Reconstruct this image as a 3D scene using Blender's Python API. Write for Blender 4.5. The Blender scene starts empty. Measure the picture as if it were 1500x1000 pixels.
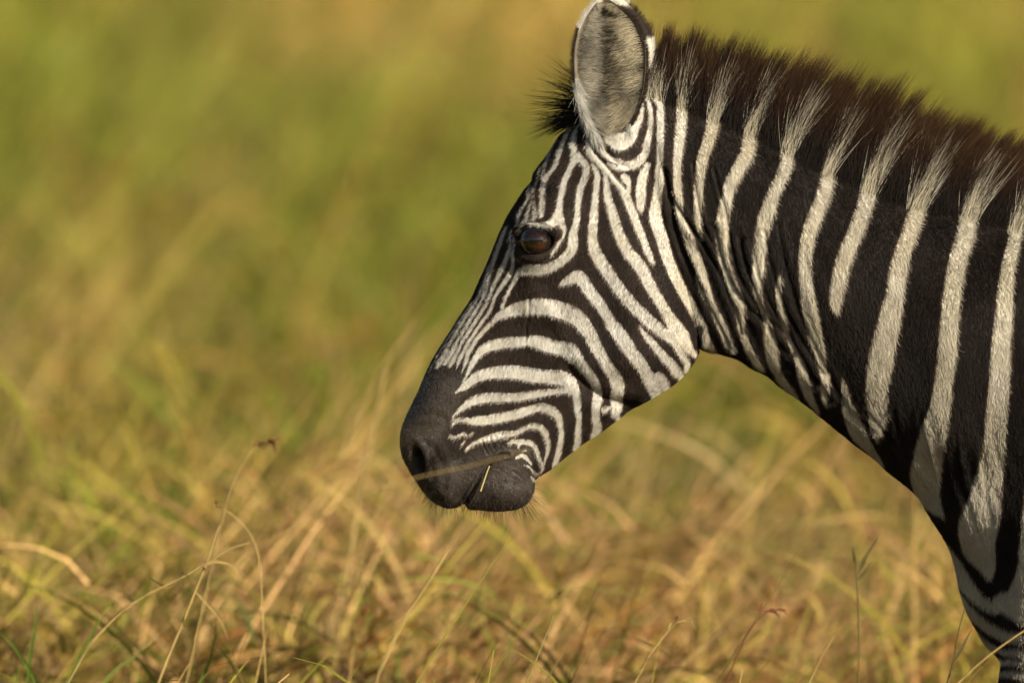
import bpy, math, random
import numpy as np
from mathutils import Vector

rng = np.random.default_rng(7)
random.seed(7)

# ------------------------------------------------------------------ camera, sky, sun, exposure
S = 0.000933                      # metres per design unit (one unit = 0.933 mm on the zebra)
ZC = 1.11                         # height of the design origin (u=750, v=500) above the ground
PITCH = math.radians(4.2)
CAM_Y = -15.0
scene = bpy.context.scene
cam_data = bpy.data.cameras.new("camera")
cam = bpy.data.objects.new("camera", cam_data)
scene.collection.objects.link(cam)
CAM = np.array([0.0, CAM_Y, ZC + 15.0 * math.tan(PITCH)])
cam.location = CAM
cam.rotation_euler = (math.pi / 2 - PITCH, 0, 0)
cam_data.sensor_width = 36.0
cam_data.lens = 36.0 * (15.0 / math.cos(PITCH)) / (1500 * S)
cam_data.clip_start = 0.5
cam_data.clip_end = 6000
cam_data.dof.use_dof = True
cam_data.dof.focus_distance = 14.95
cam_data.dof.aperture_fstop = 3.1
scene.camera = cam

SUN_DIR = np.array([0.60, -0.68, 0.42])
SUN_DIR = SUN_DIR / np.linalg.norm(SUN_DIR)
sun_elev = math.asin(SUN_DIR[2])
world = bpy.data.worlds.new("World")
scene.world = world
world.use_nodes = True
wn = world.node_tree
wn.nodes.clear()
sky = wn.nodes.new("ShaderNodeTexSky")
sky.sky_type = 'NISHITA'
sky.sun_disc = False
sky.sun_elevation = sun_elev
sky.sun_rotation = math.atan2(SUN_DIR[0], SUN_DIR[1])
bg = wn.nodes.new("ShaderNodeBackground")
bg.inputs[1].default_value = 0.05
wo = wn.nodes.new("ShaderNodeOutputWorld")
wn.links.new(sky.outputs[0], bg.inputs[0])
wn.links.new(bg.outputs[0], wo.inputs[0])
sl = bpy.data.lights.new("sun", 'SUN')
sl.energy = 5.0
sl.angle = math.radians(0.5)
sl.color = (1.0, 0.91, 0.75)
sun = bpy.data.objects.new("sun", sl)
sun.rotation_euler = Vector(SUN_DIR).to_track_quat('Z', 'Y').to_euler()
sun.location = (8, -10, 12)
scene.collection.objects.link(sun)
scene.view_settings.view_transform = 'Standard'
scene.view_settings.look = 'None'
scene.view_settings.exposure = 0.55
scene.view_settings.gamma = 1.0
scene.cycles_curves.shape = 'RIBBONS'
scene.cycles.use_adaptive_sampling = True
scene.cycles.adaptive_threshold = 0.025
scene.cycles.max_bounces = 4
scene.cycles.diffuse_bounces = 2
scene.cycles.glossy_bounces = 2
scene.cycles.transmission_bounces = 3

# ------------------------------------------------------------------ helpers
COL = scene.collection

def tag(o, label=None, cat=None, group=None, kind=None):
    if label: o["label"] = label
    if cat: o["category"] = cat
    if group: o["group"] = group
    if kind: o["kind"] = kind
    return o

def link(o, parent=None):
    COL.objects.link(o)
    if parent is not None:
        o.parent = parent
    return o

def mesh_np(name, verts, faces, mat=None, parent=None, smooth=True):
    """faces: int array (n,3) or (n,4)"""
    verts = np.asarray(verts, dtype=np.float32)
    faces = np.asarray(faces, dtype=np.int32)
    k = faces.shape[1]
    me = bpy.data.meshes.new(name)
    me.vertices.add(len(verts))
    me.vertices.foreach_set("co", verts.ravel())
    me.loops.add(faces.size)
    me.loops.foreach_set("vertex_index", faces.ravel())
    me.polygons.add(len(faces))
    me.polygons.foreach_set("loop_start", np.arange(0, faces.size, k, dtype=np.int32))
    me.update(calc_edges=True)
    if smooth:
        me.polygons.foreach_set("use_smooth", np.ones(len(faces), dtype=bool))
    o = bpy.data.objects.new(name, me)
    if mat: me.materials.append(mat)
    return link(o, parent)

def color_attr(me, name, arr):
    a = me.attributes.new(name, 'FLOAT_COLOR', 'POINT')
    arr = np.asarray(arr, dtype=np.float32)
    if arr.shape[1] == 3:
        arr = np.concatenate([arr, np.ones((len(arr), 1), np.float32)], 1)
    a.data.foreach_set("color", np.ascontiguousarray(arr).ravel())

def W3(u, v, w):
    """design units -> world"""
    u = np.asarray(u, float); v = np.asarray(v, float); w = np.asarray(w, float)
    return np.stack([(u - 750) * S, w * S, ZC + (500 - v) * S], -1)

def P(u, v, y):
    """world point standing at depth y that the survey of the photograph sees at (u, v)"""
    x = (u - 750) * S
    fy, fz = math.cos(PITCH), -math.sin(PITCH)
    uy, uz = math.sin(PITCH), math.cos(PITCH)
    d = 15.0 / math.cos(PITCH)
    a = (500 - v) * S
    dy = fy * d + uy * a
    dz = fz * d + uz * a
    t = (y - CAM_Y) / dy
    return np.array([x * t, y, CAM[2] + dz * t])

def catmull(pts, n=5, closed=False):
    p = np.asarray(pts, float)
    if closed:
        q = np.vstack([p[-1:], p, p[:2]])
    else:
        q = np.vstack([2 * p[0] - p[1], p, 2 * p[-1] - p[-2]])
    out = []
    for i in range(1, len(q) - 2):
        p0, p1, p2, p3 = q[i - 1], q[i], q[i + 1], q[i + 2]
        t = np.linspace(0, 1, n, endpoint=False)[:, None]
        out.append(0.5 * ((2 * p1) + (-p0 + p2) * t + (2 * p0 - 5 * p1 + 4 * p2 - p3) * t ** 2 + (-p0 + 3 * p1 - 3 * p2 + p3) * t ** 3))
    out = np.vstack(out)
    if not closed:
        out = np.vstack([out, p[-1:]])
    return out

def bilin(g, u0, v0, st, u, v):
    """sample grid g[v,u]"""
    x = np.clip((u - u0) / st, 0, g.shape[1] - 1.001)
    y = np.clip((v - v0) / st, 0, g.shape[0] - 1.001)
    i = x.astype(np.int32); j = y.astype(np.int32)
    fx = x - i; fy = y - j
    return (g[j, i] * (1 - fx) + g[j, i + 1] * fx) * (1 - fy) + (g[j + 1, i] * (1 - fx) + g[j + 1, i + 1] * fx) * fy

_nt = rng.random((256, 256)).astype(np.float64)
def noise2(x, y):
    i = np.floor(x).astype(int); j = np.floor(y).astype(int)
    fx = x - i; fy = y - j
    fx = fx * fx * (3 - 2 * fx); fy = fy * fy * (3 - 2 * fy)
    a = _nt[j & 255, i & 255]; b = _nt[j & 255, (i + 1) & 255]
    c = _nt[(j + 1) & 255, i & 255]; d = _nt[(j + 1) & 255, (i + 1) & 255]
    return (a * (1 - fx) + b * fx) * (1 - fy) + (c * (1 - fx) + d * fx) * fy

def smooth01(x):
    x = np.clip(x, 0, 1)
    return x * x * (3 - 2 * x)

def nodes_of(m):
    m.use_nodes = True
    nt = m.node_tree
    nt.nodes.clear()
    return nt, nt.nodes, nt.links

def simple_mat(name, col, rough=0.6, spec=0.3, var=0.25, scale=40.0, bump=0.0, coat=0.0):
    m = bpy.data.materials.new(name)
    nt, N, L = nodes_of(m)
    out = N.new("ShaderNodeOutputMaterial")
    b = N.new("ShaderNodeBsdfPrincipled")
    tc = N.new("ShaderNodeTexCoord")
    nz = N.new("ShaderNodeTexNoise"); nz.inputs["Scale"].default_value = scale; nz.inputs["Detail"].default_value = 4
    r = N.new("ShaderNodeValToRGB")
    c = np.array(col)
    r.color_ramp.elements[0].color = (*(c * (1 - var)), 1); r.color_ramp.elements[0].position = 0.3
    r.color_ramp.elements[1].color = (*np.minimum(c * (1 + var), 1), 1); r.color_ramp.elements[1].position = 0.7
    L.new(tc.outputs["Object"], nz.inputs["Vector"])
    L.new(nz.outputs[0], r.inputs[0]); L.new(r.outputs[0], b.inputs["Base Color"])
    b.inputs["Roughness"].default_value = rough
    b.inputs["Specular IOR Level"].default_value = spec
    b.inputs["Coat Weight"].default_value = coat
    if bump:
        bp = N.new("ShaderNodeBump"); bp.inputs["Strength"].default_value = bump; bp.inputs["Distance"].default_value = 0.002
        L.new(nz.outputs[0], bp.inputs["Height"]); L.new(bp.outputs[0], b.inputs["Normal"])
    L.new(b.outputs[0], out.inputs[0])
    return m
# ------------------------------------------------------------------ ground
def ground_material():
    m = bpy.data.materials.new("dry_ground")
    nt, N, L = nodes_of(m)
    out = N.new("ShaderNodeOutputMaterial"); b = N.new("ShaderNodeBsdfPrincipled")
    g = N.new("ShaderNodeNewGeometry")
    n1 = N.new("ShaderNodeTexNoise"); n1.inputs["Scale"].default_value = 1.3; n1.inputs["Detail"].default_value = 6
    r1 = N.new("ShaderNodeValToRGB")
    e = r1.color_ramp.elements
    e[0].position = 0.3; e[0].color = (0.055, 0.04, 0.014, 1)
    e[1].position = 0.7; e[1].color = (0.13, 0.09, 0.03, 1)
    k = e.new(0.5); k.color = (0.08, 0.07, 0.016, 1)
    L.new(g.outputs["Position"], n1.inputs["Vector"]); L.new(n1.outputs[0], r1.inputs[0])
    # away from the tall stand the ground is covered by short dry turf
    ln = N.new("ShaderNodeVectorMath"); ln.operation = 'LENGTH'; L.new(g.outputs["Position"], ln.inputs[0])
    mr = N.new("ShaderNodeMapRange"); mr.inputs["From Min"].default_value = 9.0; mr.inputs["From Max"].default_value = 26.0
    L.new(ln.outputs["Value"], mr.inputs["Value"])
    tu = N.new("ShaderNodeMix"); tu.data_type = 'RGBA'; tu.inputs[7].default_value = (0.21, 0.175, 0.042, 1)
    L.new(mr.outputs[0], tu.inputs[0]); L.new(r1.outputs[0], tu.inputs[6])
    L.new(tu.outputs[2], b.inputs["Base Color"])
    b.inputs["Roughness"].default_value = 0.95; b.inputs["Specular IOR Level"].default_value = 0.1
    n2 = N.new("ShaderNodeTexNoise"); n2.inputs["Scale"].default_value = 30; n2.inputs["Detail"].default_value = 5
    bp = N.new("ShaderNodeBump"); bp.inputs["Distance"].default_value = 0.03
    L.new(g.outputs["Position"], n2.inputs["Vector"]); L.new(n2.outputs[0], bp.inputs["Height"]); L.new(bp.outputs[0], b.inputs["Normal"])
    L.new(b.outputs[0], out.inputs[0])
    return m

def build_ground():
    # one sheet, finer near the zebra, out to the horizon
    a = np.concatenate([-np.geomspace(3000, 4, 40), np.linspace(-3.5, 3.5, 29), np.geomspace(4, 3000, 40)])
    X, Y = np.meshgrid(a, a)
    Z = (noise2(X * 0.6 + 40, Y * 0.6 + 40) - 0.5) * 0.06
    Z[(np.abs(X) > 300) | (np.abs(Y) > 300)] = 0
    n = len(a)
    idx = np.arange(n * n).reshape(n, n)
    f = np.stack([idx[:-1, :-1].ravel(), idx[:-1, 1:].ravel(), idx[1:, 1:].ravel(), idx[1:, :-1].ravel()], 1)
    o = mesh_np("ground", np.stack([X.ravel(), Y.ravel(), Z.ravel()], 1), f, ground_material())
    tag(o, "dry savanna soil under the tall grass", "ground", kind="structure")
build_ground()

# ------------------------------------------------------------------ grass
def grass_material(name, translucent=0.32):
    """colour comes from each blade's own tint and from patches of greener and drier growth"""
    m = bpy.data.materials.new(name)
    nt, N, L = nodes_of(m)
    out = N.new("ShaderNodeOutputMaterial")
    at = N.new("ShaderNodeAttribute"); at.attribute_name = "tint"
    oi = N.new("ShaderNodeObjectInfo")
    g = N.new("ShaderNodeNewGeometry")
    mp = N.new("ShaderNodeMapping"); mp.inputs["Scale"].default_value = (1.0, 0.35, 1.0)
    nz = N.new("ShaderNodeTexNoise"); nz.inputs["Scale"].default_value = 0.9; nz.inputs["Detail"].default_value = 3
    L.new(g.outputs["Position"], mp.inputs[0]); L.new(mp.outputs[0], nz.inputs["Vector"])
    # dryness = patch + per-tuft random
    ad = N.new("ShaderNodeMath"); ad.operation = 'MULTIPLY_ADD'; ad.inputs[1].default_value = 0.5; ad.inputs[2].default_value = -0.25
    L.new(oi.outputs["Random"], ad.inputs[0])
    sm = N.new("ShaderNodeMath"); sm.operation = 'ADD'
    L.new(nz.outputs[0], sm.inputs[0]); L.new(ad.outputs[0], sm.inputs[1])
    # it is driest close by and far off, greener in the dip between
    sp = N.new("ShaderNodeSeparateXYZ"); L.new(g.outputs["Position"], sp.inputs[0])
    yr = N.new("ShaderNodeMapRange"); yr.inputs["From Min"].default_value = 0.0; yr.inputs["From Max"].default_value = 60.0
    L.new(sp.outputs[1], yr.inputs["Value"])
    dr = N.new("ShaderNodeValToRGB"); de = dr.color_ramp.elements
    de[0].position = 0.0; de[0].color = (0.57, 0.57, 0.57, 1); de[1].position = 1.0; de[1].color = (0.54, 0.54, 0.54, 1)
    for pos_, val_ in ((0.05, 0.53), (0.13, 0.40), (0.35, 0.35), (0.62, 0.42)):
        q_ = de.new(pos_); q_.color = (val_, val_, val_, 1)
    L.new(yr.outputs[0], dr.inputs[0])
    s2 = N.new("ShaderNodeMath"); s2.operation = 'ADD'
    s3 = N.new("ShaderNodeMath"); s3.operation = 'SUBTRACT'; s3.inputs[1].default_value = 0.5
    L.new(dr.outputs[0], s3.inputs[0]); L.new(s3.outputs[0], s2.inputs[0]); L.new(sm.outputs[0], s2.inputs[1])
    sm = s2
    rp = N.new("ShaderNodeValToRGB")
    e = rp.color_ramp.elements
    e[0].position = 0.30; e[0].color = (0.20, 0.235, 0.026, 1)
    e[1].position = 0.74; e[1].color = (0.50, 0.34, 0.125, 1)
    k = e.new(0.47); k.color = (0.34, 0.30, 0.045, 1)
    k = e.new(0.58); k.color = (0.45, 0.345, 0.088, 1)
    L.new(sm.outputs[0], rp.inputs[0])
    mx = N.new("ShaderNodeMix"); mx.data_type = 'RGBA'; mx.blend_type = 'MULTIPLY'; mx.inputs[0].default_value = 1.0
    fr = N.new("ShaderNodeMath"); fr.operation = 'MULTIPLY'; fr.inputs[1].default_value = 7.31
    fc = N.new("ShaderNodeMath"); fc.operation = 'FRACT'
    br = N.new("ShaderNodeMapRange"); br.inputs["To Min"].default_value = 0.46; br.inputs["To Max"].default_value = 1.38
    L.new(oi.outputs["Random"], fr.inputs[0]); L.new(fr.outputs[0], fc.inputs[0]); L.new(fc.outputs[0], br.inputs["Value"])
    m2 = N.new("ShaderNodeMix"); m2.data_type = 'RGBA'; m2.blend_type = 'MULTIPLY'; m2.inputs[0].default_value = 1.0
    L.new(rp.outputs[0], m2.inputs[6]); L.new(br.outputs[0], m2.inputs[7])
    L.new(m2.outputs[2], mx.inputs[6]); L.new(at.outputs["Color"], mx.inputs[7])
    d = N.new("ShaderNodeBsdfPrincipled"); d.inputs["Roughness"].default_value = 0.55; d.inputs["Specular IOR Level"].default_value = 0.25
    t = N.new("ShaderNodeBsdfTranslucent")
    ms = N.new("ShaderNodeMixShader"); ms.inputs[0].default_value = translucent
    L.new(mx.outputs[2], d.inputs["Base Color"]); L.new(mx.outputs[2], t.inputs[0])
    L.new(d.outputs[0], ms.inputs[1]); L.new(t.outputs[0], ms.inputs[2]); L.new(ms.outputs[0], out.inputs[0])
    return m
GRASS = grass_material("savanna_grass")

def blade(V, F, T, root, direction, length, width, bend, tint, seg=5, kink=None):
    """one curved blade as a tapered strip with a folded keel"""
    d = np.array(direction, float); d /= np.linalg.norm(d)
    side = np.cross(d, [rng.normal(), rng.normal(), 0.2]); side /= np.linalg.norm(side) + 1e-9
    b = np.array(bend, float)
    p = np.array(root, float)
    base = len(V)
    for i in range(seg + 1):
        t = i / seg
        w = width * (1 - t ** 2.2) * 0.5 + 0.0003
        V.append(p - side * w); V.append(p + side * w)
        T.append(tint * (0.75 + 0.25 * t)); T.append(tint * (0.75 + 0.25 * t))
        d = d + b / seg
        if kink is not None and abs(t - kink[0]) < 0.5 / seg:
            d = d + np.array(kink[1])
        d /= np.linalg.norm(d)
        p = p + d * length / seg
    for i in range(seg):
        a = base + 2 * i
        F.append((a, a + 1, a + 3, a + 2))

def tint_pick(kind):
    r = rng.random()
    if kind == "green":
        return np.array([0.62, 1.0, 0.55]) * (0.7 + 0.5 * r)
    if kind == "straw":
        return np.array([1.5, 1.32, 1.5]) * (0.62 + 0.75 * r)
    if kind == "rust":
        return np.array([1.15, 0.72, 0.7]) * (0.7 + 0.4 * r)
    return np.array([1.0, 1.0, 1.0]) * (0.6 + 0.7 * r)

TUFTS = []
def make_patch(name, ntuft, size, far):
    """a stand of tufts, clumped, each with its own shade"""
    V, F, T = [], [], []
    k = 0; off = 0
    ph = rng.random(2) * 50
    while k < ntuft:
        x, y = (rng.random(2) - 0.5) * size
        dn = noise2(np.array([x * 2.0 + ph[0]]), np.array([y * 2.0 + ph[1]]))[0]
        if dn < 0.36 + 0.2 * rng.random(): continue
        k += 1
        r = rng.random()
        if far: i = int(rng.integers(0, 3)) if r < 0.5 else (int(rng.integers(3, 6)) if r < 0.72 else (9 if r < 0.9 else 7))
        else: i = int(rng.integers(0, 3)) if r < 0.34 else (int(rng.integers(3, 6)) if r < 0.54 else (6 if r < 0.57 else (8 if r < 0.62 else (7 if r < 0.82 else 9))))
        v, f, t = TUFTS[i]
        sc = rng.uniform(0.8, 1.2) * (1.15 + 0.75 * (dn - 0.35)) * (1.35 if far else 1.1)
        a = rng.normal(0, 0.75); ca, sa = math.cos(a), math.sin(a)
        lx, ly = rng.normal(0.10, 0.12), rng.normal(0, 0.10)
        w = v * sc
        w = np.stack([w[:, 0] + lx * w[:, 2], w[:, 1] + ly * w[:, 2], w[:, 2]], 1)
        w = np.stack([w[:, 0] * ca - w[:, 1] * sa + x, w[:, 0] * sa + w[:, 1] * ca + y, w[:, 2]], 1)
        shade = rng.uniform(0.45, 1.45) * np.array([1 + rng.normal(0, 0.10), 1 + rng.normal(0, 0.05), 1 + rng.normal(0, 0.12)])
        V.append(w); F.append(f + off); T.append(t * shade); off += len(v)
    me = bpy.data.meshes.new(name)
    me.from_pydata(np.vstack(V).tolist(), [], np.vstack(F).tolist())
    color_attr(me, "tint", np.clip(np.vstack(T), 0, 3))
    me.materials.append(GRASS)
    return bpy.data.objects.new(name, me)

def make_tuft(name, style):
    V, F, T = [], [], []
    if style == "leafy":
        for _ in range(34):
            a = rng.random() * 6.283; r = 0.10 * math.sqrt(rng.random())
            d = [math.cos(a) * 0.35 + 0.15, math.sin(a) * 0.35, 1.0]
            bend = [math.cos(a) * rng.uniform(0.2, 1.2) + 0.25, math.sin(a) * rng.uniform(0.2, 1.2), -rng.uniform(0.0, 0.9)]
            blade(V, F, T, (r * math.cos(a), r * math.sin(a), 0), d, rng.uniform(0.22, 0.46), rng.uniform(0.0025, 0.005), bend, tint_pick("green" if rng.random() < 0.45 else "mix"))
    elif style == "straw":
        for _ in range(20):
            a = rng.random() * 6.283; r = 0.12 * math.sqrt(rng.random())
            d = [rng.normal() * 0.2 + 0.22, rng.normal() * 0.2, 1.0]
            kink = (rng.uniform(0.4, 0.8), (rng.normal() * 1.1 + 0.3, rng.normal() * 0.8, -rng.uniform(0.2, 1.5))) if rng.random() < 0.4 else None
            blade(V, F, T, (r * math.cos(a), r * math.sin(a), 0), d, rng.uniform(0.35, 0.66), rng.uniform(0.002, 0.0042), [rng.normal() * 0.3 + 0.2, rng.normal() * 0.3, -0.15], tint_pick("straw"), 6, kink)
        for _ in range(14):
            a = rng.random() * 6.283; z = rng.uniform(0.05, 0.35)
            blade(V, F, T, (rng.normal() * 0.07, rng.normal() * 0.07, z), [rng.normal(), rng.normal(), 0.35], rng.uniform(0.10, 0.28), rng.uniform(0.003, 0.007), [rng.normal() * 0.8, rng.normal() * 0.8, -1.6], tint_pick("straw" if rng.random() < 0.6 else "rust"))
    elif style == "seed":
        for _ in range(7):
            root = np.array([rng.normal() * 0.06, rng.normal() * 0.06, 0.0])
            d = np.array([rng.normal() * 0.16 + 0.22, rng.normal() * 0.16, 1.0])
            L_ = rng.uniform(0.45, 0.68)
            n0 = len(V)
            blade(V, F, T, root, d, L_, 0.0024, [0.35, rng.normal() * 0.2, -0.2], tint_pick("straw"), 6)
            top = V[-1]
            tn = tint_pick("rust") * 1.3
            for q in range(7):
                blade(V, F, T, top - np.array([rng.random() * 0.012, 0, rng.random() * 0.035]), [rng.normal() * 0.7 + 0.5, rng.normal() * 0.7, rng.uniform(-0.6, 1.2)], rng.uniform(0.008, 0.03), rng.uniform(0.001, 0.0028), [rng.normal() * 0.5, 0, -0.7], tn, 2)
        for _ in range(14):
            a = rng.random() * 6.283
            blade(V, F, T, (rng.normal() * 0.08, rng.normal() * 0.08, 0), [math.cos(a) * 0.5 + 0.15, math.sin(a) * 0.5, 1], rng.uniform(0.18, 0.42), 0.0045, [math.cos(a), math.sin(a), -0.8], tint_pick("mix"))
    elif style == "curl":
        for _ in range(64):
            z = rng.uniform(0.0, 0.38)
            tn = tint_pick(["straw", "straw", "rust", "mix", "green"][int(rng.integers(5))])
            blade(V, F, T, (rng.normal() * 0.10, rng.normal() * 0.10, z), [rng.normal() * 0.7 + 0.25, rng.normal() * 0.7, 0.9], rng.uniform(0.06, 0.20), rng.uniform(0.002, 0.0058), [rng.normal() * 1.3 + 0.3, rng.normal() * 1.0, -rng.uniform(0.6, 2.4)], tn, 6)
        for _ in range(8):
            blade(V, F, T, (rng.normal() * 0.08, rng.normal() * 0.08, 0), [rng.normal() * 0.25 + 0.3, rng.normal() * 0.25, 1.0], rng.uniform(0.35, 0.62), rng.uniform(0.003, 0.005), [0.3, rng.normal() * 0.3, -0.2], tint_pick("straw"), 6)
    else:   # low tangled litter
        for _ in range(40):
            z = rng.uniform(0.0, 0.20)
            blade(V, F, T, (rng.normal() * 0.12, rng.normal() * 0.12, z), [rng.normal(), rng.normal(), 0.5], rng.uniform(0.08, 0.24), rng.uniform(0.0018, 0.0045), [rng.normal() * 0.6, rng.normal() * 0.6, -0.9], tint_pick(["straw", "mix", "rust", "green"][int(rng.integers(4))]), 4)
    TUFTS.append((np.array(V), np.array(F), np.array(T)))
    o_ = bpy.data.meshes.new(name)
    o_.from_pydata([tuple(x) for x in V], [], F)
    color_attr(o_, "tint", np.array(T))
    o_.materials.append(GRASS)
    return bpy.data.objects.new(name, o_)

def build_grass():
    src = bpy.data.collections.new("tuft_sources")
    styles = ["leafy", "leafy", "leafy", "straw", "straw", "straw", "seed", "curl", "litter", "curl"]
    for i, s in enumerate(styles):
        o = make_tuft("tuft_%02d" % i, s); src.objects.link(o)
    pts, rot, scl, ix = [], [], [], []
    def scatter(n, y0, y1, halfw, near_gap):
        y = y0 + (y1 - y0) * rng.random(n)
        hw = halfw(y)
        x = (rng.random(n) * 2 - 1) * hw
        keep = np.ones(n, bool)
        if near_gap:
            # keep the grass in front of and right under the zebra low and open
            pass
        return x[keep], y[keep]
    for i in range(7):
        src.objects.link(make_patch("tuft_%02d" % (10 + i), 26, 1.5, False))
    for i in range(5):
        src.objects.link(make_patch("tuft_%02d" % (17 + i), 16, 1.9, True))
    bands = [(-6.0, -1.0, 1700, lambda y: 5.0 + 0 * y), (-1.0, 1.4, 1500, lambda y: 5.0 + 0 * y), (1.4, 3.2, 3400, lambda y: 4.5 + 0 * y)]
    for (y0, y1, n, hw) in bands:
        x, y = scatter(n, y0, y1, hw, False)
        if y0 > 1:
            # the grass grows in clumps with bare hollows between
            fq = 2.6
            dens = noise2(x * fq + 3, y * fq * 0.8 + 5) * 0.65 + noise2(x * fq * 2.3 + 9, y * fq * 2.0) * 0.35
            kp = dens > 0.40 + 0.14 * rng.random(n)
            x, y, dens = x[kp], y[kp], dens[kp]
        n = len(x)
        sc = rng.uniform(0.75, 1.25, n)
        patch = noise2(x * 0.8 + 11, y * 0.4 + 7)
        sc *= 0.75 + 0.5 * patch
        r = rng.random(n)
        style = np.where(r < 0.30, rng.integers(0, 3, n), np.where(r < 0.45, rng.integers(3, 6, n), np.where(r < 0.52, 8, np.where(r < 0.76, 7, 9))))
        if y0 < 1:
            # trodden and grazed short around the zebra
            sc = np.minimum(sc, 0.85) * 0.85
        else:
            sc *= 1.42 * (0.72 + 0.62 * smooth01((dens - 0.4) / 0.4))
            tangle = style >= 7
            sc = np.where(tangle, np.clip(sc * 1.3, 1.1, 1.62), np.where(style < 3, np.minimum(sc, 1.5), np.minimum(sc, 1.25)))
        pts.append(np.stack([x, y, np.zeros(n)], 1))
        rot.append(np.stack([rng.normal(0, 0.10, n), rng.normal(0.10, 0.12, n), rng.normal(0, 0.75, n)], 1))
        scl.append(sc); ix.append(style)
    # a taller stand just this side of the zebra's feet, thickest in front of its head
    for (xa, xb, ya, yb, n, h0, h1) in ((-1.6, -0.05, -1.0, -0.25, 150, 1.36, 1.62), (-0.05, 0.5, -1.0, -0.25, 40, 1.26, 1.44), (0.5, 1.6, -1.0, -0.35, 60, 1.15, 1.36)):
        x = rng.uniform(xa, xb, n); y = rng.uniform(ya, yb, n)
        pts.append(np.stack([x, y, np.zeros(n)], 1))
        rot.append(np.stack([rng.normal(0, 0.08, n), rng.normal(0.08, 0.10, n), rng.normal(0, 0.75, n)], 1))
        scl.append(rng.uniform(h0, h1, n)); ix.append(np.where(rng.random(n) < 0.75, np.where(rng.random(n) < 0.5, 7, 9), rng.integers(0, 3, n)))
    # whole stands behind, out to a hundred metres
    for (y0, y1, st, k0, k1, hw) in ((3.4, 21, 1.18, 10, 17, lambda y: 7.5 + 0.12 * y), (21, 110, 1.75, 17, 22, lambda y: 10 + 0.12 * y)):
        yy = np.arange(y0 + 0.4, y1, st)
        for y_ in yy:
            xs_ = np.arange(-hw(y_), hw(y_), st)
            n = len(xs_)
            x = xs_ + rng.uniform(-0.35, 0.35, n) * st; y = y_ + rng.uniform(-0.35, 0.35, n) * st
            pts.append(np.stack([x, y, np.zeros(n)], 1))
            rot.append(np.stack([np.zeros(n), np.zeros(n), rng.normal(0, 0.6, n)], 1))
            scl.append(rng.uniform(0.88, 1.15, n) * (0.85 + 0.3 * noise2(x * 0.5, y * 0.3))); ix.append(rng.integers(k0, k1, n))
    pts = np.vstack(pts); rot = np.vstack(rot); scl = np.concatenate(scl); ix = np.concatenate(ix).astype(np.int32)
    me = bpy.data.meshes.new("savanna_grass")
    me.vertices.add(len(pts)); me.vertices.foreach_set("co", pts.astype(np.float32).ravel())
    a = me.attributes.new("rot", 'FLOAT_VECTOR', 'POINT'); a.data.foreach_set("vector", rot.astype(np.float32).ravel())
    a = me.attributes.new("scl", 'FLOAT', 'POINT'); a.data.foreach_set("value", scl.astype(np.float32))
    a = me.attributes.new("ix", 'INT', 'POINT'); a.data.foreach_set("value", ix)
    o = link(bpy.data.objects.new("savanna_grass", me))
    tag(o, "sea of dry golden and green savanna grass around and behind the zebra", "grass", kind="stuff")
    ng = bpy.data.node_groups.new("scatter_grass", 'GeometryNodeTree')
    ng.interface.new_socket("Geometry", in_out='INPUT', socket_type='NodeSocketGeometry')
    ng.interface.new_socket("Geometry", in_out='OUTPUT', socket_type='NodeSocketGeometry')
    N, L = ng.nodes, ng.links
    gi = N.new("NodeGroupInput"); go = N.new("NodeGroupOutput")
    ci = N.new("GeometryNodeCollectionInfo"); ci.inputs["Collection"].default_value = src
    ci.inputs["Separate Children"].default_value = True; ci.inputs["Reset Children"].default_value = True
    iop = N.new("GeometryNodeInstanceOnPoints"); iop.inputs["Pick Instance"].default_value = True
    def nattr(nm, ty):
        q = N.new("GeometryNodeInputNamedAttribute"); q.data_type = ty; q.inputs["Name"].default_value = nm
        return [s for s in q.outputs if s.enabled and s.name == "Attribute"][0]
    L.new(gi.outputs[0], iop.inputs["Points"]); L.new(ci.outputs[0], iop.inputs["Instance"])
    L.new(nattr("ix", 'INT'), iop.inputs["Instance Index"])
    e2r = N.new("FunctionNodeEulerToRotation")
    L.new(nattr("rot", 'FLOAT_VECTOR'), e2r.inputs[0]); L.new(e2r.outputs[0], iop.inputs["Rotation"])
    L.new(nattr("scl", 'FLOAT'), iop.inputs["Scale"])
    L.new(iop.outputs[0], go.inputs[0])
    md = o.modifiers.new("scatter", 'NODES'); md.node_group = ng
    return o
build_grass()
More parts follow.
